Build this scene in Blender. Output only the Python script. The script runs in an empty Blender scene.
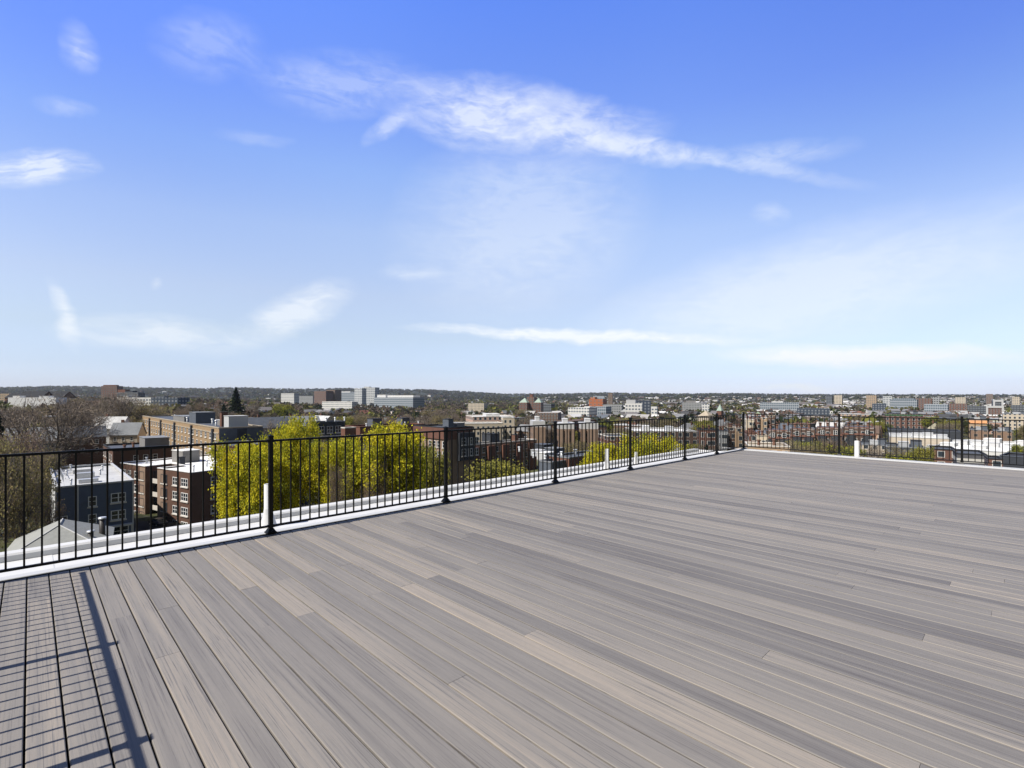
import bpy, math, random
import numpy as np
from mathutils import Vector, Matrix

# ------------------------------------------------------------------ frame
F, HY, HC = 500.0, 398.0, 1.54            # focal length in pixels, horizon row, eye height over the deck
TH = math.atan2(.694, .72)                # direction of the street grid and of the roof railing
E1 = Vector((math.cos(TH), math.sin(TH))); U = Vector((-math.sin(TH), math.cos(TH)))
P0 = Vector((-4.498, 3.928))              # near corner of the deck
ZG = -25.0                                # street level
SUN_EL = math.radians(51); SUN_AZ = math.atan2(-.81, -.586)

C = bpy.context.scene
col = C.collection

# ------------------------------------------------------------------ camera
cd = bpy.data.cameras.new('camera'); cam = bpy.data.objects.new('camera', cd); col.objects.link(cam)
cam.location = (0, 0, HC); cam.rotation_euler = (math.pi/2, 0, 0)
cd.sensor_width = 36; cd.lens = F*36/1024; cd.shift_y = (HY-384)/1024
cd.clip_start = .05; cd.clip_end = 40000
C.camera = cam

# ------------------------------------------------------------------ exposure
C.view_settings.view_transform = 'Standard'; C.view_settings.look = 'None'
C.view_settings.exposure = 0.3; C.view_settings.gamma = 1.0; C.view_settings.use_curve_mapping = False
C.render.engine = 'CYCLES'
C.cycles.use_denoising = True
C.cycles.max_bounces = 6; C.cycles.diffuse_bounces = 3; C.cycles.glossy_bounces = 2
C.cycles.transmission_bounces = 2; C.cycles.transparent_max_bounces = 6; C.cycles.volume_bounces = 0
C.cycles.caustics_reflective = False; C.cycles.caustics_refractive = False

# ------------------------------------------------------------------ sun
sl = bpy.data.lights.new('sun', 'SUN'); so = bpy.data.objects.new('sun', sl); col.objects.link(so)
sl.energy = 4.9; sl.angle = math.radians(.5); sl.color = (1, .955, .89)
sdir = Vector((math.sin(SUN_AZ)*math.cos(SUN_EL), math.cos(SUN_AZ)*math.cos(SUN_EL), math.sin(SUN_EL)))
so.rotation_euler = sdir.to_track_quat('Z', 'Y').to_euler(); so.location = (-30, -20, 60)

# ------------------------------------------------------------------ world
W = bpy.data.worlds.new('World'); C.world = W; W.use_nodes = True
wt = W.node_tree; wt.nodes.clear()
def N(t, typ, **kw):
    n = t.nodes.new(typ)
    for k, v in kw.items(): setattr(n, k, v)
    return n
def L(t, a, b): t.links.new(a, b)
def math_(t, op, a, b=None, clamp=False):
    n = N(t, 'ShaderNodeMath', operation=op, use_clamp=clamp)
    for i, v in enumerate((a, b)):
        if v is None: continue
        if isinstance(v, (int, float)): n.inputs[i].default_value = v
        else: L(t, v, n.inputs[i])
    return n.outputs[0]
def azel(px, py):
    return math.atan2(px-512, F), math.atan2(HY-py, math.hypot(F, px-512))

sky = N(wt, 'ShaderNodeTexSky', sky_type='NISHITA'); sky.sun_disc = False
sky.sun_elevation = SUN_EL; sky.sun_rotation = SUN_AZ
sky.altitude = 30; sky.air_density = 1.0; sky.dust_density = .35; sky.ozone_density = 2.6
tc = N(wt, 'ShaderNodeTexCoord'); sx = N(wt, 'ShaderNodeSeparateXYZ'); L(wt, tc.outputs['Generated'], sx.inputs[0])
az = math_(wt, 'ARCTAN2', sx.outputs[0], sx.outputs[1]); el = math_(wt, 'ARCSINE', sx.outputs[2])
ae = N(wt, 'ShaderNodeCombineXYZ'); L(wt, az, ae.inputs[0]); L(wt, el, ae.inputs[1])
# the deep saturated blue of a clean spring sky, paling to the horizon
EXPO = 2**.3*1.5
cr_ = N(wt, 'ShaderNodeValToRGB'); L(wt, el, cr_.inputs[0]); ce = cr_.color_ramp.elements
SK = [(.0, (1.28, 1.42, 2.2)), (.056, (1.36, 1.34, 1.70)), (.1155, (1.76, 1.52, 1.53)), (.193, (2.30, 1.84, 1.72)), (.306, (2.68, 2.25, 2.17)),
      (.411, (2.42, 2.32, 2.6)), (.507, (1.93, 2.06, 2.95)), (.667, (1.50, 1.92, 3.4)), (.74, (1.40, 1.85, 3.2)), (1.0, (.38, .39, .40))]  # last stop darkens the unseen zenith to cut the fill light
ce[0].position = SK[0][0]; ce[1].position = SK[-1][0]
for k_, e_ in ((0, ce[0]), (-1, ce[1])): e_.color = (*[c/EXPO/2 for c in SK[k_][1]], 1)
for p_, c_ in SK[1:-1]: e_ = ce.new(p_); e_.color = (*[c/EXPO/2 for c in c_], 1)
tn_ = N(wt, 'ShaderNodeVectorMath', operation='MULTIPLY'); L(wt, sky.outputs[0], tn_.inputs[0]); L(wt, cr_.outputs[0], tn_.inputs[1])
t2_ = N(wt, 'ShaderNodeVectorMath', operation='SCALE'); t2_.inputs['Scale'].default_value = 2.0; L(wt, tn_.outputs[0], t2_.inputs[0])
az_ = N(wt, 'ShaderNodeMapRange', interpolation_type='SMOOTHSTEP'); az_.inputs[1].default_value = .2; az_.inputs[2].default_value = .72; L(wt, math_(wt, 'ABSOLUTE', sx.outputs[0]), az_.inputs[0])
eh_ = N(wt, 'ShaderNodeMapRange', interpolation_type='SMOOTHSTEP'); eh_.inputs[1].default_value = .12; eh_.inputs[2].default_value = .46; L(wt, el, eh_.inputs[0])
az2_ = N(wt, 'ShaderNodeMix', data_type='RGBA'); L(wt, math_(wt, 'MULTIPLY', az_.outputs[0], eh_.outputs[0]), az2_.inputs[0])
az2_.inputs[6].default_value = (1, 1, 1, 1); az2_.inputs[7].default_value = (.67, .735, .90, 1)
t3_ = N(wt, 'ShaderNodeVectorMath', operation='MULTIPLY'); L(wt, t2_.outputs[0], t3_.inputs[0]); L(wt, az2_.outputs[2], t3_.inputs[1])
# behind the camera the sky is dimmed and less blue, to cut fill light
pl_ = N(wt, 'ShaderNodeVectorMath', operation='MULTIPLY'); L(wt, sky.outputs[0], pl_.inputs[0]); pl_.inputs[1].default_value = (.27, .24, .21)
fr_ = N(wt, 'ShaderNodeMapRange', interpolation_type='SMOOTHSTEP'); fr_.inputs[1].default_value = -.1; fr_.inputs[2].default_value = .42; L(wt, sx.outputs[1], fr_.inputs[0])
hs = N(wt, 'ShaderNodeMix', data_type='RGBA'); L(wt, fr_.outputs[0], hs.inputs[0]); L(wt, pl_.outputs[0], hs.inputs[6]); L(wt, t3_.outputs[0], hs.inputs[7])
# cirrus: patches at fixed bearings, broken by stretched noise
def noise(t, vec, scale, detail=5, rough=.6, stretch=(1, 1, 1), rot=0, dist=0):
    mp = N(t, 'ShaderNodeMapping'); mp.inputs['Scale'].default_value = stretch; mp.inputs['Rotation'].default_value = (0, 0, rot)
    L(t, vec, mp.inputs[0])
    n = N(t, 'ShaderNodeTexNoise'); n.inputs['Scale'].default_value = scale; n.inputs['Detail'].default_value = detail
    n.inputs['Roughness'].default_value = rough; n.inputs['Distortion'].default_value = dist
    L(t, mp.outputs[0], n.inputs['Vector']); return n
wn = noise(wt, ae.outputs[0], 6, 4, .6)
wsub = N(wt, 'ShaderNodeVectorMath', operation='SUBTRACT'); L(wt, wn.outputs['Color'], wsub.inputs[0]); wsub.inputs[1].default_value = (.5, .5, .5)
wsc = N(wt, 'ShaderNodeVectorMath', operation='MULTIPLY'); L(wt, wsub.outputs[0], wsc.inputs[0]); wsc.inputs[1].default_value = (.085, .045, 0)
wadd = N(wt, 'ShaderNodeVectorMath', operation='ADD'); L(wt, ae.outputs[0], wadd.inputs[0]); L(wt, wsc.outputs[0], wadd.inputs[1])
st1 = noise(wt, ae.outputs[0], 9, 5, .66, (1, 3.2, 1), math.radians(12), 1.0)
st2 = noise(wt, ae.outputs[0], 26, 3, .6, (1, 2.2, 1), math.radians(-25), .6)
tex = math_(wt, 'ADD', math_(wt, 'MULTIPLY', st1.outputs[0], .7), math_(wt, 'MULTIPLY', st2.outputs[0], .3))
cl = None
# (pixel end A), (pixel end B), half width px, strength, break-up
CLOUDS = [
 ((395, 100), (575, 117), 25, .50, .95), ((470, 108), (665, 128), 20, .40, .95), ((570, 128), (730, 162), 10, .40, .9), ((670, 152), (870, 186), 7, .24, .9), ((362, 142), (420, 104), 8, .30, 1.0),
 ((250, 76), (430, 80), 22, .20, 1.0), ((82, 22), (86, 72), 19, .30, .9), ((155, 50), (260, 44), 26, .15, 1.0),
 ((-30, 170), (98, 163), 20, .50, .9), ((28, 100), (98, 112), 10, .16, 1.0), ((56, 280), (77, 347), 9, .45, .9),
 ((66, 328), (250, 338), 22, .42, .9), ((236, 334), (352, 288), 18, .48, .9), ((420, 328), (745, 339), 6, .70, .5),
 ((720, 352), (1030, 357), 13, 1.0, .35), ((400, 255), (640, 185), 75, .26, .6), ((600, 335), (1090, 215), 62, .34, .5),
 ((748, 213), (786, 219), 9, .18, 1.0), ((215, 131), (290, 139), 6, .11, 1.0), ((700, 160), (850, 150), 12, .22, 1.0),
 ((760, 384), (840, 388), 4, .5, .6), ((380, 275), (440, 272), 8, .22, 1), ((150, 278), (160, 286), 7, .25, 1.),
]
for a, b, hw, s, br in CLOUDS:
    A = Vector(azel(*a)); B = Vector(azel(*b)); M_ = (A+B)/2; D = B-A
    dpx = math.hypot(b[0]-a[0], b[1]-a[1])
    mp = N(wt, 'ShaderNodeMapping', vector_type='TEXTURE')
    mp.inputs['Location'].default_value = (M_.x, M_.y, 0); mp.inputs['Rotation'].default_value = (0, 0, math.atan2(D.y, D.x))
    half = D.length/2*1.12; mp.inputs['Scale'].default_value = (half, hw*D.length/dpx*1.25, 1)
    L(wt, wadd.outputs[0], mp.inputs[0])
    ln = N(wt, 'ShaderNodeVectorMath', operation='LENGTH'); L(wt, mp.outputs[0], ln.inputs[0])
    body = math_(wt, 'SUBTRACT', 1.05, ln.outputs['Value'], True)        # 1 at the heart, 0 at the rim
    asp = half/(hw*D.length/dpx*1.25); sd = (a[0]*.13) % 17
    sh = N(wt, 'ShaderNodeVectorMath', operation='ADD'); L(wt, mp.outputs[0], sh.inputs[0]); sh.inputs[1].default_value = (sd, sd*2, 0)
    nz = noise(wt, sh.outputs[0], 1.0, 7, .60, (max(1.3, asp*.62), 2.3, 1), math.radians(12), .25) if s >= .5 else None
    nm = N(wt, 'ShaderNodeMapRange', interpolation_type='SMOOTHSTEP'); nm.inputs[1].default_value = .30; nm.inputs[2].default_value = .74
    L(wt, nz.outputs[0] if nz else tex, nm.inputs[0])
    brk = math_(wt, 'MULTIPLY', math_(wt, 'MULTIPLY', body, 1.65), math_(wt, 'ADD', 1.0-br*.9, math_(wt, 'MULTIPLY', nm.outputs[0], br*1.15)), True)
    brk = math_(wt, 'MULTIPLY', brk, min(1, s*1.2), True)
    keep = math_(wt, 'SUBTRACT', 1.0, brk, True)
    cl = keep if cl is None else math_(wt, 'MULTIPLY', cl, keep)
up = math_(wt, 'MULTIPLY', math_(wt, 'SUBTRACT', 1.0, cl, True), math_(wt, 'GREATER_THAN', el, -.02))
mx = N(wt, 'ShaderNodeMix', data_type='RGBA'); L(wt, up, mx.inputs[0]); L(wt, hs.outputs[2], mx.inputs[6])
mx.inputs[7].default_value = (5.6, 5.8, 5.95, 1)
bg = N(wt, 'ShaderNodeBackground'); bg.inputs['Strength'].default_value = .15; L(wt, mx.outputs[2], bg.inputs['Color'])
wo = N(wt, 'ShaderNodeOutputWorld'); L(wt, bg.outputs[0], wo.inputs[0])

# ------------------------------------------------------------------ helpers
R = random.Random(7)
def at(px, d): return Vector(((px-512)/F*d, d))
def zat(py, d): return HC-(py-HY)/F*d
def sstep(a, b, x):
    t = min(1, max(0, (x-a)/(b-a))); return t*t*(3-2*t)
HILL = [(-600, 388), (0, 388), (60, 386.5), (120, 387.5), (200, 388.5), (235, 387.6), (300, 389), (340, 388.3), (430, 389.5), (470, 391.5), (505, 393.6), (560, 393.4),
        (605, 392.4), (660, 393.4), (740, 393.2), (800, 394.2), (900, 394.4), (1024, 395), (1600, 395)]
def hill_y(px):
    px = max(-599, min(1599, px))
    for (x0, y0), (x1, y1) in zip(HILL, HILL[1:]):
        if x0 <= px <= x1: return y0+(y1-y0)*(px-x0)/(x1-x0)
def gz(x, y):
    r = math.hypot(x, y)
    if y <= .05*r: return ZG
    px = 512+F*x/y
    top = HC+(HY-hill_y(px)-1.4)/F*6000*y/r          # the trees on top add the last pixel
    z = ZG+(top-ZG)*sstep(1500, 6000, r)
    z += 13*sstep(230, 560, r)*(1-sstep(120, 420, px))*(1-sstep(1200, 3000, r))
    return z

def link(o, parent=None):
    col.objects.link(o)
    if parent is not None: o.parent = parent
    return o
def tag(o, label=None, cat=None, group=None, kind=None):
    if label: o['label'] = label
    if cat: o['category'] = cat
    if group: o['group'] = group
    if kind: o['kind'] = kind
    return o
def empty(name, loc, rz=0):
    o = bpy.data.objects.new(name, None); link(o); o.location = loc; o.rotation_euler = (0, 0, rz); o.empty_display_size = .5
    return o
class MB:
    def __init__(s): s.v = []; s.f = []; s.m = []; s.uv = []; s.smooth = []
    def poly(s, pts, m=0, uv=None, sm=False):
        i = len(s.v); s.v += [tuple(p) for p in pts]; s.f.append(tuple(range(i, i+len(pts)))); s.m.append(m); s.smooth.append(sm)
        s.uv += uv if uv else [(0, 0)]*len(pts)
    def box(s, x0, x1, y0, y1, z0, z1, m=0, skip=''):
        q = [(x0, y0), (x1, y0), (x1, y1), (x0, y1)]
        s.extr(q, z0, z1, m, top=None if 't' in skip else m, bot=None if 'b' in skip else m)
    def extr(s, q, z0, z1, m=0, top=None, bot=None):
        n = len(q); run = 0
        for i in range(n):
            a, b = q[i], q[(i+1) % n]; w = math.hypot(b[0]-a[0], b[1]-a[1])
            s.poly([(*a, z0), (*b, z0), (*b, z1), (*a, z1)], m, [(run, 0), (run+w, 0), (run+w, z1-z0), (run, z1-z0)]); run += w+17.3
        if top is not None: s.poly([(*p, z1) for p in q], top, [(p[0], p[1]) for p in q])
        if bot is not None: s.poly([(*p, z0) for p in q[::-1]], bot, [(p[0], p[1]) for p in q[::-1]])
    def tube(s, a, b, r0, r1, n=6, m=0, cap=False):
        a, b = Vector(a), Vector(b); d = (b-a)
        if d.length < 1e-6: return
        d.normalize(); p = d.orthogonal().normalized(); q = d.cross(p)
        i = len(s.v)
        for c, r in ((a, r0), (b, r1)):
            for k in range(n):
                t = 2*math.pi*k/n; s.v.append(tuple(c+(p*math.cos(t)+q*math.sin(t))*r))
        for k in range(n):
            s.f.append((i+k, i+(k+1) % n, i+n+(k+1) % n, i+n+k)); s.m.append(m); s.smooth.append(True); s.uv += [(0, 0)]*4
        if cap:
            s.f.append(tuple(i+n+k for k in range(n))); s.m.append(m); s.smooth.append(False); s.uv += [(0, 0)]*n
    def mesh(s, name, mats):
        me = bpy.data.meshes.new(name); me.from_pydata(s.v, [], s.f)
        for m in (mats if isinstance(mats, (list, tuple)) else [mats]): me.materials.append(m)
        me.polygons.foreach_set('material_index', s.m); me.polygons.foreach_set('use_smooth', s.smooth)
        ul = me.uv_layers.new(name='uv'); ul.data.foreach_set('uv', [c for t in s.uv for c in t])
        me.update(); return me
    def build(s, name, mats, parent=None, loc=(0, 0, 0), rz=0):
        o = bpy.data.objects.new(name, s.mesh(name, mats)); link(o, parent); o.location = loc; o.rotation_euler = (0, 0, rz); return o

# ------------------------------------------------------------------ materials
def mat(name, color, rough=.7, spec=.3, var=.12, scale=3.0, metal=0, bump=0, stretch=(1, 1, 1)):
    m = bpy.data.materials.new(name); m.use_nodes = True; t = m.node_tree; b = t.nodes['Principled BSDF']
    b.inputs['Roughness'].default_value = rough; b.inputs['Specular IOR Level'].default_value = spec; b.inputs['Metallic'].default_value = metal
    tcn = N(t, 'ShaderNodeTexCoord'); n = noise(t, tcn.outputs['Object'], scale, 6, .65, stretch)
    mixn = N(t, 'ShaderNodeMix', data_type='RGBA', blend_type='MULTIPLY'); mixn.inputs[0].default_value = 1
    rr = N(t, 'ShaderNodeMapRange'); rr.inputs[1].default_value = .25; rr.inputs[2].default_value = .75
    rr.inputs[3].default_value = 1-var; rr.inputs[4].default_value = 1+var; L(t, n.outputs[0], rr.inputs[0])
    mixn.inputs[6].default_value = (*color, 1); L(t, rr.outputs[0], mixn.inputs[7]); L(t, mixn.outputs[2], b.inputs['Base Color'])
    if bump:
        bn = N(t, 'ShaderNodeBump'); bn.inputs['Strength'].default_value = bump; bn.inputs['Distance'].default_value = .02
        L(t, n.outputs[0], bn.inputs['Height']); L(t, bn.outputs[0], b.inputs['Normal'])
    return m
def wallmat(name, color, win=None, wincol=(.03, .04, .05), objcol=False, band=None, var=.16, lines=None, trim=(.6, .58, .54)):
    """wall: colour with weathering; win = (pitch u, pitch v, width, height, phase v): rows of windows set out in metres along the wall"""
    m = bpy.data.materials.new(name); m.use_nodes = True; t = m.node_tree; b = t.nodes['Principled BSDF']
    b.inputs['Roughness'].default_value = .8; b.inputs['Specular IOR Level'].default_value = .2
    tcn = N(t, 'ShaderNodeTexCoord'); n = noise(t, tcn.outputs['Object'], .5, 8, .7, (1, 1, 2))
    rr = N(t, 'ShaderNodeMapRange'); rr.inputs[1].default_value = .25; rr.inputs[2].default_value = .75
    rr.inputs[3].default_value = 1-var; rr.inputs[4].default_value = 1+var; L(t, n.outputs[0], rr.inputs[0])
    mixn = N(t, 'ShaderNodeMix', data_type='RGBA', blend_type='MULTIPLY'); mixn.inputs[0].default_value = 1
    if objcol:
        oi = N(t, 'ShaderNodeObjectInfo'); L(t, oi.outputs['Color'], mixn.inputs[6])
    else: mixn.inputs[6].default_value = (*color, 1)
    L(t, rr.outputs[0], mixn.inputs[7]); out = mixn.outputs[2]
    su = N(t, 'ShaderNodeSeparateXYZ'); L(t, tcn.outputs['UV'], su.inputs[0])
    def over(fac, c):
        nonlocal out
        k = N(t, 'ShaderNodeMix', data_type='RGBA'); L(t, fac, k.inputs[0]); L(t, out, k.inputs[6]); k.inputs[7].default_value = (*c, 1); out = k.outputs[2]
    def stripe(coord, pitch, width, phase=0):
        fr = math_(t, 'FRACT', math_(t, 'ADD', math_(t, 'DIVIDE', coord, pitch), phase))
        return math_(t, 'LESS_THAN', math_(t, 'ABSOLUTE', math_(t, 'SUBTRACT', fr, .5)), width/pitch/2)
    if lines:
        over(math_(t, 'MULTIPLY', stripe(su.outputs[1], lines[0], lines[1]), lines[2]), lines[3])
    if band:
        over(stripe(su.outputs[1], band[0], band[1], band[2]), band[3])
    if win:
        pu, pv, ww, wh, ph = win
        fr = math_(t, 'MULTIPLY', stripe(su.outputs[0], pu, ww+.3), stripe(su.outputs[1], pv, wh+.3, ph))
        over(fr, trim)
        fr = math_(t, 'MULTIPLY', stripe(su.outputs[0], pu, ww), stripe(su.outputs[1], pv, wh, ph))
        over(fr, wincol)
    L(t, out, b.inputs['Base Color']); return m

def attr_mat(name, rough=.9, transl=0.0):
    m = bpy.data.materials.new(name); m.use_nodes = True; t = m.node_tree; b = t.nodes['Principled BSDF']
    b.inputs['Roughness'].default_value = rough; b.inputs['Specular IOR Level'].default_value = .15
    a = N(t, 'ShaderNodeAttribute', attribute_name='tint'); L(t, a.outputs['Color'], b.inputs['Base Color'])
    if transl:
        tr = N(t, 'ShaderNodeBsdfTranslucent'); L(t, a.outputs['Color'], tr.inputs[0])
        ms = N(t, 'ShaderNodeMixShader'); ms.inputs[0].default_value = transl; L(t, b.outputs[0], ms.inputs[1]); L(t, tr.outputs[0], ms.inputs[2])
        L(t, ms.outputs[0], t.nodes['Material Output'].inputs[0])
    return m
M = dict(
 black=mat('black_metal', (.006, .006, .0065), .45, .22, .15, 40),
 membrane=mat('white_membrane', (.60, .60, .595), .75, .2, .10, 2.2),
 trimwhite=mat('white_trim', (.52, .52, .515), .5, .4, .05, 4),
 pvc=mat('white_pipe', (.80, .80, .79), .4, .4, .04, 6),
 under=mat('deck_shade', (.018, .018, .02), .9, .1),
 roofwhite=mat('roof_white', (.78, .77, .74), .8, .2, .10, .35),
 roofpale=mat('roof_pale', (.50, .50, .50), .85, .2, .2, .3),
 roofgrey=mat('roof_grey', (.22, .23, .245), .9, .2, .22, .3),
 roofslate=mat('roof_slate', (.085, .095, .115), .8, .3, .25, .4),
 roofdark=mat('roof_dark', (.035, .036, .04), .9, .2, .25, .4),
 roofred=mat('roof_red', (.155, .078, .058), .9, .2, .25, .4),
 rooftan=mat('roof_tan', (.40, .34, .26), .9, .2, .2, .4),
 shingle=mat('shingle', (.30, .305, .29), .9, .15, .16, 2.2),
 copper=mat('copper_green', (.34, .42, .35), .7, .3, .15, 1),
 sill=mat('stone_sill', (.62, .58, .52), .8, .2, .1, 2),
 frame=mat('window_frame', (.72, .71, .69), .5, .3, .05, 2),
 frame_dark=mat('window_frame_dark', (.05, .05, .055), .5, .3, .05, 2),
 glass=mat('window_glass', (.02, .026, .034), .08, .6, .3, .6),
 flue=mat('metal_flue', (.035, .03, .03), .5, .5, .3, 3),
 galv=mat('galvanised', (.55, .56, .57), .45, .5, .1, 3, .4),
 brickch=mat('chimney_brick', (.16, .085, .06), .9, .2, .2, 2),
 bark=mat('bark', (.13, .11, .092), .95, .1, .3, 3),
 leaf=attr_mat('leaves', .8, .38), twig=attr_mat('twigs', .95, .05), far=attr_mat('far_surface', .9), 
 brick=wallmat('brick_brown', (.125, .070, .050)),
 bricktan=wallmat('brick_tan', (.35, .245, .145)),
 brickred=wallmat('brick_red', (.175, .085, .06)),
 tanwall=wallmat('tan_porch', (.29, .205, .15)),
 navy=wallmat('navy_clapboard', (.115, .142, .20), lines=(.18, .03, .5, (.02, .03, .06))),
 whitesiding=wallmat('white_siding', (.62, .62, .61), win=(4.4, 3.0, 1.2, 1.5, .0), lines=(.2, .03, .35, (.4, .4, .4))),
 greywall=wallmat('grey_wall', (.23, .22, .21)), darkwall=wallmat('dark_wall', (.05, .055, .065)),
 slatewall=wallmat('slate_wall', (.11, .125, .15)), cream=wallmat('cream_wall', (.58, .50, .40)),
 house=wallmat('house_siding', (.5, .5, .5), win=(2.9, 2.95, 1.0, 1.45, .05), objcol=True),
)
def mroof_obj():
    m = wallmat('house_roof', (.2, .2, .2), objcol=True, var=.22); return m
M['houseroof'] = mroof_obj()

# ------------------------------------------------------------------ ground
def build_ground():
    azs = list(np.radians(np.concatenate([np.arange(-70, 70.01, 1.0), np.arange(80, 290, 10.)])))
    rs = [0.0]+[30*1.085**k for k in range(67)]; rs = [r for r in rs if r < 7000]+[7000]
    v = [(0, 0, ZG)]; f = []
    for r in rs[1:]:
        for a in azs: x, y = r*math.sin(a), r*math.cos(a); v.append((x, y, gz(x, y)))
    n = len(azs)
    for j in range(n): f.append((0, 1+(j+1) % n, 1+j))
    for i in range(len(rs)-2):
        for j in range(n):
            a = 1+i*n+j; b = 1+i*n+(j+1) % n; f.append((a, b, b+n, a+n))
    me = bpy.data.meshes.new('ground'); me.from_pydata(v, [], f)
    m = bpy.data.materials.new('ground'); m.use_nodes = True; t = m.node_tree; b = t.nodes['Principled BSDF']
    b.inputs['Roughness'].default_value = .95; b.inputs['Specular IOR Level'].default_value = .1
    g = N(t, 'ShaderNodeNewGeometry')
    n1 = noise(t, g.outputs['Position'], .035, 8, .65); n2 = noise(t, g.outputs['Position'], .006, 6, .6)
    cr = N(t, 'ShaderNodeValToRGB'); L(t, n1.outputs[0], cr.inputs[0]); e = cr.color_ramp.elements
    e[0].position = .36; e[0].color = (.035, .036, .038, 1); e[1].position = .64; e[1].color = (.20, .19, .175, 1)
    for p, c in ((.43, (.055, .055, .055)), (.48, (.06, .068, .025)), (.54, (.085, .072, .045)), (.58, (.09, .10, .035))):
        k = cr.color_ramp.elements.new(p); k.color = (*c, 1)
    cr2 = N(t, 'ShaderNodeValToRGB'); L(t, n2.outputs[0], cr2.inputs[0]); e = cr2.color_ramp.elements
    e[0].position = .35; e[0].color = (.026, .030, .024, 1); e[1].position = .65; e[1].color = (.055, .06, .045, 1)
    ln = N(t, 'ShaderNodeVectorMath', operation='LENGTH'); L(t, g.outputs['Position'], ln.inputs[0])
    mr = N(t, 'ShaderNodeMapRange'); mr.inputs[1].default_value = 900; mr.inputs[2].default_value = 2600; L(t, ln.outputs['Value'], mr.inputs[0])
    mxg = N(t, 'ShaderNodeMix', data_type='RGBA'); L(t, mr.outputs[0], mxg.inputs[0]); L(t, cr.outputs[0], mxg.inputs[6]); L(t, cr2.outputs[0], mxg.inputs[7])
    L(t, mxg.outputs[2], b.inputs['Base Color'])
    me.materials.append(m); o = link(bpy.data.objects.new('ground', me)); tag(o, kind='structure')
build_ground()
# air
hb = MB(); hb.box(-7400, 7400, -7400, 7400, ZG-1.2, 260)
hm = bpy.data.materials.new('haze'); hm.use_nodes = True; ht = hm.node_tree; ht.nodes.clear()
hv = N(ht, 'ShaderNodeVolumePrincipled'); hv.inputs['Density'].default_value = .00005; hv.inputs['Color'].default_value = (.86, .93, 1, 1); hv.inputs['Anisotropy'].default_value = .2
ho = N(ht, 'ShaderNodeOutputMaterial'); L(ht, hv.outputs[0], ho.inputs['Volume'])
tag(hb.build('haze', hm), kind='stuff')

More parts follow.
